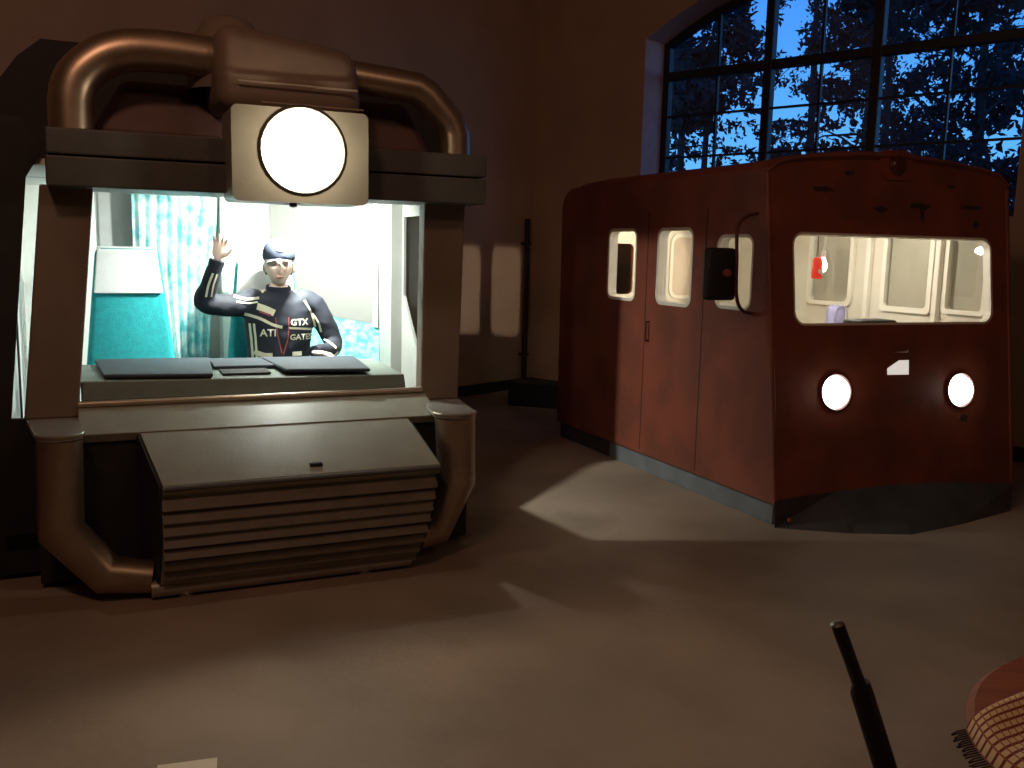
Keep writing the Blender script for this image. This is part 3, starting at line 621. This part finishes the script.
torso = loft([(0.78, 0, 0.02, 0.195, 0.15), (0.90, 0, 0.02, 0.19, 0.15), (1.02, 0, 0.015, 0.20, 0.15), (1.15, 0, 0.01, 0.215, 0.15), (1.24, 0, 0.01, 0.215, 0.135), (1.30, 0, 0.01, 0.185, 0.115), (1.335, 0, 0.012, 0.12, 0.095), (1.365, 0, 0.012, 0.085, 0.082)])
slv = [bm_mesh(tube(smoothpath([JV[5], JV[6], JV[7], JV[8], JV[9], JV[10]], 5), [0.085 - 0.042 * k / 25 for k in range(26)], 20)),
       bm_mesh(tube(smoothpath([JV[11], JV[12], JV[13], JV[14], JV[15], JV[16]], 5), [0.085 - 0.042 * k / 25 for k in range(26)], 20)),
       ell(JV[5], (0.085,) * 3, 3), ell(JV[11], (0.085,) * 3, 3), ell(JV[8], (0.062,) * 3, 3), ell(JV[14], (0.060,) * 3, 3)]
jm = merge([torso] + slv, 0.008, 4)
# cloth folds
for v in jm.vertices:
    n_ = noise.noise(Vector((v.co.x * 14, v.co.y * 9, v.co.z * 18))); v.co += v.normal * 0.006 * n_
jk = obj('jacket', jm, 'navy', person, True, label='dark navy jacket with cream stripes and lettering')
obj('collar', lathe([(0.078, -0.03), (0.074, 0.02), (0.070, 0.035), (0.076, 0.036), (0.084, -0.02)], (0, 0.0, 1.355), (0.0, -0.12, 1), 24), 'navy', jk, True)
c_ = bm_mesh(tube([(-0.394, -0.176, 1.515), (-0.386, -0.181, 1.545)], 0.046, 16)); obj('cuff', c_, 'navy', jk, True)
c_ = bm_mesh(tube([(0.185, -0.278, 1.00), (0.155, -0.30, 1.0)], 0.040, 16)); obj('cuff', c_, 'navy', jk, True)
tr_ = merge([skin_mesh([SV[0], SV[16], SV[17], SV[18], SV[19], SV[20], SV[21]], [(0, 1), (1, 2), (2, 3), (0, 4), (4, 5), (5, 6)], [(.165, .12), .10, .082, .062, .10, .082, .062])], 0.012, 2)
obj('trousers', tr_, 'denim', person, True)
for s in (-1, 1): obj('shoe', rbox(s * 0.13 - 0.05, s * 0.13 + 0.05, -0.62, -0.40, 0.282, 0.37, 0.03, 3), 'black_rubber', person, True)
# printed decals, laid on the jacket cloth
bv = BVHTree.FromPolygons([v.co for v in jm.vertices], [tuple(p.vertices) for p in jm.polygons])
def decal(name, poly, mt, d=Vector((0, 1, 0)), off=0.004, lift=0.9):
    """poly: list of (x, z) strips [(x, z) centre path, width] -> ribbon"""
    path, wd = poly; bm = bmesh.new(); prev = None; pts = smoothpath([Vector((p[0], 0, p[1])) for p in path], 8)
    for i, p in enumerate(pts):
        t = (pts[min(i + 1, len(pts) - 1)] - pts[max(i - 1, 0)]).normalized(); nrm = Vector((-t.z, 0, t.x)); row = []
        for s in (-1, 0, 1):
            q = p + nrm * wd * 0.5 * s; hit = bv.ray_cast(Vector((q.x, -1.5, q.z)), d)
            row.append(bm.verts.new(hit[0] + hit[1] * off) if hit[0] is not None else None)
        if prev and all(row) and all(prev):
            if (row[0].co - prev[0].co).length < 0.06: 
                bm.faces.new([prev[0], prev[1], row[1], row[0]]); bm.faces.new([prev[1], prev[2], row[2], row[1]])
        prev = row
    o = obj(name, bm, mt, jk, True); return o
decal('sleeve_stripe', ([(-0.455, 1.33), (-0.44, 1.40), (-0.415, 1.47)], 0.012), 'jacket_print')
decal('sleeve_stripe', ([(-0.425, 1.33), (-0.413, 1.40), (-0.393, 1.465)], 0.010), 'jacket_print')
decal('shoulder_stripe', ([(-0.28, 1.325), (-0.21, 1.31), (-0.13, 1.315)], 0.016), 'jacket_print')
decal('shoulder_stripe', ([(-0.27, 1.295), (-0.20, 1.285), (-0.14, 1.29)], 0.010), 'jacket_print')
decal('chest_stripe', ([(-0.22, 1.22), (-0.14, 1.195), (-0.06, 1.155), (-0.005, 1.14)], 0.018), 'jacket_print')
decal('side_stripe', ([(-0.188, 1.16), (-0.178, 1.05), (-0.170, 0.93)], 0.012), 'jacket_print')
decal('side_stripe', ([(-0.166, 1.16), (-0.157, 1.05), (-0.150, 0.93)], 0.012), 'jacket_print')
decal('hem_patch', ([(-0.165, 0.985), (-0.11, 0.965), (-0.065, 0.965)], 0.030), 'jacket_print')
decal('hem_patch', ([(0.055, 0.972), (0.085, 0.972), (0.115, 0.972)], 0.026), 'jacket_print')
decal('arm_stripe', ([(0.145, 1.30), (0.19, 1.22), (0.225, 1.12), (0.27, 1.05), (0.31, 1.01)], 0.016), 'jacket_print')
decal('arm_stripe', ([(0.20, 1.22), (0.235, 1.16), (0.255, 1.10)], 0.010), 'jacket_print')
decal('cuff_stripe', ([(0.23, 0.965), (0.28, 0.965), (0.325, 0.985)], 0.012), 'jacket_print')
decal('chest_line', ([(0.03, 1.135), (0.10, 1.13), (0.19, 1.12)], 0.014), 'jacket_print')
decal('zip', ([(-0.045, 1.20), (-0.035, 1.10), (-0.01, 0.98)], 0.007), 'jacket_red')
decal('zip', ([(0.035, 1.20), (0.03, 1.08), (-0.0, 0.97)], 0.007), 'jacket_red')
decal('chest_badge', ([(-0.145, 1.265), (-0.10, 1.25), (-0.05, 1.225)], 0.040), 'jacket_print')
decal('chest_badge', ([(-0.135, 1.235), (-0.10, 1.222), (-0.07, 1.212)], 0.012), 'jacket_red')
def lettering(txt, x, z, size, mt='jacket_print'):
    cd = bpy.data.curves.new('txt', 'FONT'); cd.body = txt; cd.size = size; cd.offset = 0.0012; cd.resolution_u = 2
    o = bpy.data.objects.new('txt', cd); sc.collection.objects.link(o)
    dg = bpy.context.evaluated_depsgraph_get(); me = bpy.data.meshes.new_from_object(o.evaluated_get(dg)); bpy.data.objects.remove(o); me.materials.clear()
    bm = bmesh.new(); bm.from_mesh(me); bmesh.ops.triangulate(bm, faces=bm.faces); bmesh.ops.subdivide_edges(bm, edges=[e for e in bm.edges if e.calc_length() > 0.01], cuts=1)
    for v in bm.verts:
        q = Vector((x + v.co.x, -1.5, z + v.co.y)); hit = bv.ray_cast(q, Vector((0, 1, 0)))
        v.co = hit[0] + hit[1] * 0.005 if hit[0] is not None else Vector((q.x, -0.12, q.z))
    bm.to_mesh(me); bm.free(); obj('lettering', me, mt, jk)
lettering('GTX', 0.045, 1.150, 0.055); lettering('GATES', 0.04, 1.060, 0.050); lettering('ATI', -0.135, 1.085, 0.062)

# ================================================================ RAILCAR CAB (right)
rc = empty('railcar_cab', CAR, 'dark red railcar cab mock-up with two lit round headlights and a wide cream-framed windscreen', 'train cab')
W = 1.955; SX = -0.12; LEN = 2.93
ulen = math.hypot(1.85, 0.12); uv = Vector((1.85 / ulen, -0.12 / ulen, 0))
nf = uv.cross(Vector((0, 0.13, 1))).normalized()          # points back into the car (+y)
if nf.y < 0: nf = -nf
def fF(u, v, w): return uv * u + Vector((0, 0.13 * v, v)) + nf * w
def fFo(off): return lambda u, v, w: fF(u, v, w + off)
# windows
wz0, wz1 = 1.275, 1.825
lwin = [rrect(1.715, 2.145, wz0, wz1, 0.07), rrect(0.995, 1.44, wz0, wz1, 0.07), rrect(0.355, 0.735, 1.295, 1.775, 0.08)]
side_outer = [(0.02, 0.14), (LEN, 0.14), (LEN + 0.02, 2.0)] + [(LEN + 0.02 - 0.22 + 0.22 * math.cos(a), 2.0 + 0.17 * math.sin(a)) for a in [PI / 2 * i / 6 for i in range(1, 7)]] + [(0.285, 2.17)]
obj('side_panel', plate(side_outer, lwin, 0.035, fX(0.0)), 'car_red', rc)
inn = [(0.12, 0.2), (LEN - 0.04, 0.2), (LEN - 0.04, 2.1), (0.30, 2.1)]
obj('inner_side_panel', plate(inn, [rrect(1.73, 2.13, wz0 + .015, wz1 - .015, 0.06), rrect(1.01, 1.425, wz0 + .015, wz1 - .015, 0.06), rrect(0.37, 0.72, 1.31, 1.76, 0.07)], 0.025, fX(0.037)), 'car_cream', rc)
for w_ in ((1.715, 2.145, wz0, wz1), (0.995, 1.44, wz0, wz1), (0.355, 0.735, 1.295, 1.775)):
    obj('window_trim', plate(rrect(*w_, 0.07), [rrect(w_[0] + .022, w_[1] - .022, w_[2] + .022, w_[3] - .022, 0.052)], 0.075, fX(0.003)), 'cream_trim', rc)
    obj('window_pane', plate(rrect(w_[0] + .02, w_[1] - .02, w_[2] + .02, w_[3] - .02, 0.055), [], 0.004, fX(0.03)), 'window_glass', rc)
# right side
sk = lambda off: (lambda u, v, w: Vector((W + off + w, u - 0.125 * (1 if u < 0.3 else 0), v)))
rwin = [rrect(1.45, 1.90, wz0, wz1, 0.05), rrect(0.66, 1.08, 1.27, 1.86, 0.04), rrect(0.20, 0.50, 1.29, 1.80, 0.03)]
ro_ = [(-0.105, 0.14), (LEN, 0.14), (LEN, 2.17), (0.16, 2.17)]
obj('side_panel', plate(ro_, [], 0.0, fX(W)) if False else plate(ro_, rwin, 0.035, fX(W - 0.035)), 'car_red', rc)
obj('inner_side_panel', plate([(0.02, 0.2), (LEN - 0.04, 0.2), (LEN - 0.04, 2.1), (0.17, 2.1)] if False else [(-0.02, 0.2), (LEN - 0.04, 0.2), (LEN - 0.04, 2.1), (0.17, 2.1), (0.06, 1.2)], rwin, 0.03, fX(W - 0.068)), 'car_cream', rc)
for a, b, c, d, r_, t_ in ((1.42, 1.93, 1.245, 1.855, 0.06, 0.035), (0.63, 1.11, 1.24, 1.89, 0.04, 0.04), (0.17, 0.53, 1.26, 1.83, 0.03, 0.03)):
    if a < 0.1: a = 0.10
    obj('window_trim', plate(rrect(a, b, c, d, r_), [rrect(a + t_, b - t_, c + t_, d - t_, r_ * .9)], 0.03, fX(W - 0.10)), 'cream_trim', rc)
    obj('window_pane', plate(rrect(a + t_ * .8, b - t_ * .8, c + t_ * .8, d - t_ * .8, r_), [], 0.004, fX(W - 0.078)), 'window_glass', rc)
    obj('window_blank', plate(rrect(a + t_ * .8, b - t_ * .8, c + t_ * .8, d - t_ * .8, r_), [], 0.006, fX(W - 0.045)), 'blank_beige', rc)
for y in (0.585, 1.25): obj('inner_post', rbox(W - 0.115, W - 0.07, y - 0.022, y + 0.022, 1.0, 2.08, 0.006), 'cream_trim', rc)
obj('yellow_sticker', rbox(W - 0.072, W - 0.069, 2.15, 2.24, 1.33, 1.42), 'sticker_yellow', rc)
# front
top = [(u, 2.215 + 0.10 * math.sin(PI * min(1, max(0, (u - 0.0) / 1.9))) ** 0.8) for u in [1.82 - 1.80 * i / 20 for i in range(21)]]
front_outer = [(0.0, 0.165), (0.85, 0.20), (W - 0.02, 0.14), (W + 0.0, 2.08), (W - 0.015, 2.15), (W - 0.06, 2.21)] + top + [(0.0, 2.17)]
hl = [(0.472, 0.808), (1.49, 0.788)]
circ = lambda c, r, n=28: [(c[0] + r * math.cos(2 * PI * i / n), c[1] + r * math.sin(2 * PI * i / n)) for i in range(n)]
fw = rrect(0.175, 1.80, 1.222, 1.795, 0.085, 8)
obj('front_panel', plate(front_outer, [fw] + [circ(c, 0.108) for c in hl], 0.035, fF), 'car_red', rc)
obj('windscreen_trim', plate(fw, [rrect(0.19, 1.785, 1.237, 1.78, 0.072, 8)], 0.06, fFo(0.004)), 'cream_trim', rc)
obj('windscreen_pane', plate(rrect(0.188, 1.787, 1.235, 1.782, 0.07, 8), [], 0.005, fFo(0.03)), 'window_glass', rc)
obj('inner_front_panel', plate([(0.04, 0.2), (W - 0.06, 0.2), (W - 0.06, 2.1), (0.04, 2.1)], [rrect(0.18, 1.795, 1.227, 1.79, 0.08, 8)] + [circ(c, 0.125) for c in hl], 0.02, fFo(0.040)), 'car_cream', rc)
obj('corner_post', tube([fF(0.012, 0.16, 0.012), fF(0.012, 2.17, 0.012)], 0.018, 12), 'car_red', rc, True)
obj('corner_post', tube([fF(W - 0.012, 0.14, 0.012), fF(W - 0.012, 2.12, 0.012)], 0.02, 12), 'car_red', rc, True)
for c in hl:
    q = fF(c[0], c[1], -0.006)
    obj('headlight', lathe([(0.0, -0.062), (0.035, -0.058), (0.068, -0.045), (0.092, -0.022), (0.104, 0.005), (0.104, 0.03)], q, nf, 28), 'lens_on', rc, True, label='lit round headlight')
    obj('headlight_ring', lathe([(0.104, 0.0), (0.112, -0.012), (0.120, 0.002), (0.120, 0.01)], q, nf, 28), 'lamp_red_dark', rc, True)
# white plate with cut corner and added glow, tiny strip above it
obj('front_plate', plate([(0.888, 0.905), (1.060, 0.902), (1.063, 0.995), (0.985, 0.995), (0.925, 0.965), (0.888, 0.945)], [], 0.003, fFo(-0.0035)), 'plate_added_glow', rc, label='small white plate with one cut corner, glow added')
obj('front_plate', plate([(0.94, 1.047), (1.055, 1.042), (1.063, 1.06), (1.04, 1.052)], [], 0.003, fFo(-0.0035)), 'sticker_white', rc)
# worn paint patches
rnd = random.Random(3)
for (u, v, a, b) in ((0.42, 2.06, .09, .022), (0.86, 1.955, .06, .02), (1.17, 1.985, .10, .025), (1.20, 1.94, .022, .06), (1.62, 1.99, .13, .018), (1.66, 1.88, .03, .03), (0.62, 2.17, .05, .015), (1.45, 2.12, .05, .012), (1.52, 0.60, .05, .03)):
    pts = [(u + a * math.cos(t) * rnd.uniform(.5, 1.1), v + b * math.sin(t) * rnd.uniform(.5, 1.2)) for t in [2 * PI * i / 14 for i in range(14)]]
    obj('paint_scar', plate(pts, [], 0.0015, fFo(-0.0018)), 'paint_chip', rc)
# roof
def roofsec(y, drop=0.0, dz=0.0):
    pts = []
    for i in range(25):
        t = i / 24; x = 0.0 + W * t; e = min(t, 1 - t) * W
        z = 2.155 + 0.14 * (1 - (1 - min(1, e / 0.22)) ** 2) ** 0.5 * 0.42 + 0.085 * math.sin(PI * t) ** 0.9
        pts.append((x, y - (0.125 * t if y < 0.6 else 0), z - drop))
    return pts
bm = bmesh.new(); secs = [roofsec(0.285), roofsec(0.7), roofsec(1.6), roofsec(2.4), roofsec(2.75, 0.015), roofsec(2.88, 0.06), roofsec(2.95, 0.15)]
rows_ = [[bm.verts.new(p) for p in s] for s in secs]
for a, b in zip(rows_, rows_[1:]):
    for j in range(24): bm.faces.new([a[j], a[j + 1], b[j + 1], b[j]])
rf = obj('roof', bm, 'car_red', rc, True); rf.modifiers.new('t', 'SOLIDIFY').thickness = 0.03
obj('brow', tube([Vector(p) + Vector((0, -0.004, -0.006)) for p in roofsec(0.285)], 0.012, 8), 'car_red', rc, True)
obj('inner_ceiling', rbox(0.04, W - 0.04, 0.30, LEN - 0.03, 2.08, 2.10), 'car_cream', rc)
# roof lamp
q = fF(0.99, 2.235, -0.03)
obj('roof_lamp', lathe([(0.0, -0.02), (0.04, -0.014), (0.052, 0.0), (0.058, 0.0), (0.066, 0.01), (0.066, 0.06)], q, nf, 24), 'lamp_red_dark', rc, True, label='small unlit round lamp at the roof edge')
obj('roof_lamp_box', plate(rrect(0.86, 1.12, 2.14, 2.33, 0.05), [], 0.2, fFo(-0.012)), 'car_red', rc)
# rear wall with windows
RHOLES = [rrect(0.26, 0.70, 1.27, 1.72, 0.05), rrect(0.775, 0.985, 1.27, 1.72, 0.05), rrect(1.12, 1.56, 1.27, 1.78, 0.08)]
rw = plate([(0.04, 0.14), (W - 0.04, 0.14), (W - 0.04, 2.14), (0.04, 2.14)], RHOLES, 0.03, fY(LEN - 0.03))
obj('rear_panel', rw, 'car_red', rc)
obj('inner_rear_panel', plate([(0.07, 0.2), (W - 0.07, 0.2), (W - 0.07, 2.08), (0.07, 2.08)], RHOLES, 0.015, fY(LEN - 0.05)), 'car_cream', rc)
obj('inner_floor', rbox(0.06, W - 0.06, 0.18, LEN - 0.06, 0.16, 0.19), 'skirt_dark', rc)
obj('window_blank', plate(rrect(1.10, 1.58, 1.25, 1.80, 0.08), [], 0.006, fY(LEN - 0.058)), 'blank_beige', rc)
obj('window_trim', plate(rrect(1.08, 1.60, 1.23, 1.82, 0.09), [rrect(1.11, 1.57, 1.26, 1.79, 0.07)], 0.012, fY(LEN - 0.07)), 'cream_trim', rc)
# plinth and skirt
obj('side_plinth', rbox(0.025, 0.06, 0.06, 2.045, 0.0, 0.142, 0.004), 'plinth_grey', rc)
obj('side_plinth', rbox(0.025, 0.06, 2.05, LEN - 0.02, 0.0, 0.142, 0.004), 'skirt_dark', rc)  # same plinth, unlit rear length: its shade is put into the colour
obj('side_plinth', rbox(W - 0.06, W - 0.025, 0.0, LEN - 0.02, 0.0, 0.142, 0.004), 'skirt_dark', rc)
bm = bmesh.new()
T_ = [fF(0.0, 0.168, 0.0), fF(0.45, 0.19, -0.004), fF(0.85, 0.203, -0.008), fF(1.3, 0.19, -0.004), fF(W, 0.142, 0.0)]
B_ = [Vector((0.0, 0.0, 0.0)), Vector((0.36, -0.25, 0.0)), Vector((0.70, -0.40, 0.0)), Vector((1.2, -0.35, 0.0)), Vector((1.76, -0.25, 0.004))]
tv = [bm.verts.new(p) for p in T_]; bvv = [bm.verts.new(p) for p in B_]
for i in range(4): bm.faces.new([bvv[i], bvv[i + 1], tv[i + 1], tv[i]])
e1_ = bm.verts.new((W - 0.02, 0.1, 0.0)); bm.faces.new([bvv[4], e1_, tv[4]])
so = obj('front_skirt', bm, 'skirt_dark', rc); so.modifiers.new('t', 'SOLIDIFY').thickness = 0.012
obj('skirt_bolt', lathe([(0, -0.008), (0.012, -0.006), (0.014, 0.004)], fF(0.07, 0.05, -0.05), nf, 10), 'orange_knob', rc)
# mirror
mr = bmesh.new()
obj('mirror_head', hexa([(-0.375, 0.30, 1.37), (-0.175, 0.28, 1.37), (-0.175, 0.34, 1.37), (-0.375, 0.36, 1.37), (-0.375, 0.30, 1.685), (-0.185, 0.28, 1.685), (-0.185, 0.34, 1.685), (-0.375, 0.36, 1.685)], 0.02, None, 3), 'black_rubber', rc, True, label='black rectangular side mirror')
obj('mirror_arm', tube(smoothpath([(0.0, 0.34, 1.90), (-0.10, 0.32, 1.875), (-0.185, 0.29, 1.80), (-0.195, 0.265, 1.60), (-0.18, 0.27, 1.40), (-0.11, 0.30, 1.31), (0.0, 0.34, 1.285)], 6), 0.011, 8), 'lamp_red_dark', rc, True)
obj('mirror_knob', lathe([(0, -0.015), (0.02, -0.012), (0.026, 0.0), (0.026, 0.02)], (-0.255, 0.272, 1.535), (0.2, 1, 0), 16), 'orange_knob', rc, True)
# door seam and handle on the side
obj('door_seam', rbox(-0.002, 0.004, 0.845, 0.853, 0.16, 1.95), 'paint_chip', rc)
obj('door_seam', rbox(-0.002, 0.004, 1.555, 1.563, 0.16, 1.95), 'paint_chip', rc)
obj('side_handle', tube([(0.0, 1.50, 1.00), (-0.03, 1.50, 1.00), (-0.03, 1.50, 1.14), (0, 1.50, 1.14)], 0.008, 8), 'lamp_red_dark', rc)
# dashboard inside
obj('dashboard', hexa([(0.75, 0.20, 1.10), (1.70, 0.14, 1.10), (1.70, 0.5, 1.10), (0.75, 0.5, 1.10), (0.75, 0.22, 1.18), (1.70, 0.16, 1.18), (1.70, 0.5, 1.18), (0.75, 0.5, 1.18)], 0.01), 'car_cream', rc)
obj('instrument_hood', rbox(0.86, 1.18, 0.28, 0.46, 1.18, 1.235, 0.02, 3), 'black_rubber', rc, True)
obj('bench', rbox(1.2, 1.85, 1.2, 2.6, 0.19, 0.80, 0.02), 'car_cream', rc)
# items inside railcar
st = empty('cushion', CAR @ Matrix.Translation((1.62, 1.32, 0.80)), 'lavender cushion standing on the bench inside the red railcar cab', 'cushion')
bm = rbox(-0.07, 0.07, -0.06, 0.06, 0.0, 0.47, 0.05, 4); obj('cover', bm, 'lavender', st, True)
obj('piping', tube(smoothpath([(-0.06, -0.062, 0.06), (-0.065, -0.062, 0.38), (-0.03, -0.062, 0.455), (0.03, -0.062, 0.455), (0.065, -0.062, 0.38), (0.06, -0.062, 0.06)], 4), 0.005, 6), 'lavender', st, True)
LX, LY, LZ = 1.02, 0.85, 1.60
lt = empty('pendant_lamp', CAR @ Matrix.Translation((LX, LY, LZ)), 'bare glowing bulb on a white cord hanging inside the railcar windscreen', 'lamp')
obj('cord', tube([(0, 0, 0.06), (0.004, 0, 0.2), (-0.004, 0, 0.48)], 0.006, 6), 'cloth_white', lt)
obj('socket', lathe([(0.0, 0.09), (0.014, 0.085), (0.016, 0.045), (0.012, 0.04)], (0, 0, 0), (0, 0, 1), 14), 'cloth_white', lt)
obj('bulb', lathe([(0.0, -0.065), (0.02, -0.058), (0.031, -0.03), (0.028, -0.002), (0.014, 0.03), (0.012, 0.045)], (0, 0, 0), (0, 0, 1), 16), 'bulb_on', lt, True)
point_light('rear_fill_light', CAR, (0.25, 2.3, 1.93), 0.04, 10, (1.0, 0.86, 0.66))  # added light, brightens the hall wall seen through the rear windows
obj('rear_fill_lamp', lathe([(0.0, -0.05), (0.05, -0.04), (0.07, 0.0)], (0.25, 2.3, 2.078), (0, 0, 1), 18), 'bulb_on', rc, True)  # glowing disc added out of view to go with the rear fill
point_light('pendant_light', CAR, (LX + 0.06, LY + 0.06, LZ + 0.12), 0.03, 28, (1.0, 0.88, 0.76))
sd = bpy.data.lights.new('added_patch_spot', 'SPOT'); sd.energy = 140; sd.color = (1.0, 0.80, 0.60); sd.spot_size = math.radians(40); sd.shadow_soft_size = 0.02; sd.spot_blend = 0.3  # added spot without a fixture, strengthens the wall patch through the rear window
so_ = bpy.data.objects.new('added_patch_spot', sd); sc.collection.objects.link(so_); so_.location = CAR @ Vector((1.08, 0.91, 1.76))
so_.rotation_euler = ((CAR @ Vector((0.62, 2.93, 1.5))) - so_.location).to_track_quat('-Z', 'Y').to_euler()
rl_ = empty('hanging_lantern', CAR @ Matrix.Translation((LX - 0.135, LY - 0.09, LZ - 0.07)), 'small red lantern with a white label hanging in front of the glowing bulb', 'lantern')
obj('glass', lathe([(0.0, -0.04), (0.034, -0.038), (0.036, -0.02), (0.034, 0.09), (0.02, 0.11), (0.0, 0.112)], (0, 0, 0), (0, 0, 1), 16), 'lantern_red', rl_, True)
obj('label_patch', plate([(-0.02, 0.0), (0.02, -0.01), (0.02, 0.03), (0.005, 0.05), (0.0, 0.025), (-0.02, 0.03)], [], 0.002, fY(-0.038)), 'sticker_white', rl_)
obj('hanger', tube([(0, 0, 0.11), (0.01, 0.02, 0.3), (0.0, 0.02, 0.55)], 0.003, 6), 'lamp_red_dark', rl_)

# ================================================================ FOREGROUND
pl = empty('telescopic_pole', frame((0.93, 1.60), 0), 'black pole with a thicker lower sleeve rising at the bottom edge of the view', 'pole')
pt0 = Vector((0.604 - 0.93, 0, 0.985)); pt1 = Vector((0.652 - 0.93, 0, 0.872)); d_ = (Vector((0.714 - 0.93, 0, 0.706)) - pt1).normalized(); pt2 = pt1 + d_ * (pt1.z / -d_.z) * 0.97
obj('rod', tube([pt0, pt1 + (pt1 - pt0) * 0.2], 0.0125, 16), 'pole_black', pl, True)
obj('sleeve', tube([pt1 + Vector((0.004, 0, 0.004)), pt1 + d_ * 0.02, pt2 + Vector((0, 0, 0))], [0.015, 0.021, 0.024], 16), 'pole_black', pl, True)
obj('tip', lathe([(0.0130, 0), (0.0130, 0.002), (0.009, 0.006), (0, 0.007)], pt0 - Vector((0, 0, 0.001)), (-0.35, 0, 0.93), 14), 'pole_tip', pl, True)
obj('base', lathe([(0.0, 0.0), (0.16, 0.0), (0.16, 0.012), (0.05, 0.03), (0.03, 0.05), (0, 0.05)], (pt2.x, 0, 0), (0, 0, 1), 28), 'pole_black', pl, True)

tb = empty('side_table', frame((1.45, 1.52), 0), 'orange-brown wooden table top at the lower right corner under the checked cloth', 'table')
obj('tabletop', lathe([(0.0, 0.72), (0.55, 0.72), (0.565, 0.735), (0.55, 0.75), (0.0, 0.75)], (0, 0, 0), (0, 0, 1), 48), 'wood_orange', tb, True)
for a in (0.6, 2.2, 3.8, 5.4): obj('leg', tube([(0.40 * math.cos(a), 0.40 * math.sin(a), 0.72), (0.46 * math.cos(a), 0.46 * math.sin(a), 0)], [0.025, 0.018], 10), 'wood_orange', tb, True)
# checked cloth with fringe
cl = empty('checked_cloth', frame((0, 0), 0), 'cream cloth with dark red checks and a dark fringe lying on the wooden table', 'cloth')
bm = bmesh.new(); uvl = bm.loops.layers.uv.new('UVMap'); N = 24; G = []
A_ = Vector((0.885, 1.655, 0)); ax_ = Vector((0.85, 0.53, 0)).normalized(); ay_ = Vector((0.10, -1.0, 0)).normalized()
def cpos(u, v):
    p = A_ + ax_ * u * 0.50 + ay_ * v * 0.45
    z = 0.756 + 0.030 * (1 - (1 - min(1, u / 0.12)) ** 2) ** 0.5 + 0.006 * math.sin(v * 14 + u * 5) * min(1, u * 6)
    return Vector((p.x - 0.03 * math.sin(PI * min(1, v * 1.6)) * (1 - u), p.y, z))
for i in range(N + 1): G.append([bm.verts.new(cpos(i / N, j / N)) for j in range(N + 1)])
for i in range(N):
    for j in range(N):
        f_ = bm.faces.new([G[i][j], G[i + 1][j], G[i + 1][j + 1], G[i][j + 1]])
        for lp_, (a, b) in zip(f_.loops, ((i, j), (i + 1, j), (i + 1, j + 1), (i, j + 1))): lp_[uvl].uv = (a / N * 0.50, b / N * 0.45)
fb = obj('fabric', bm, 'plaid_cloth', cl, True); fb.modifiers.new('t', 'SOLIDIFY').thickness = 0.004
bm = bmesh.new()
for i in range(60):
    p = cpos(0, i / 60); tube([p, p + Vector((-0.018, -0.006, -0.0005)) , p + Vector((-0.03 + rnd.uniform(-.006, .004), -0.014 + rnd.uniform(-.006, .006), -0.001))], 0.0018, 4, bm)
obj('fringe', bm, 'fringe_dark', cl)['kind'] = 'stuff'
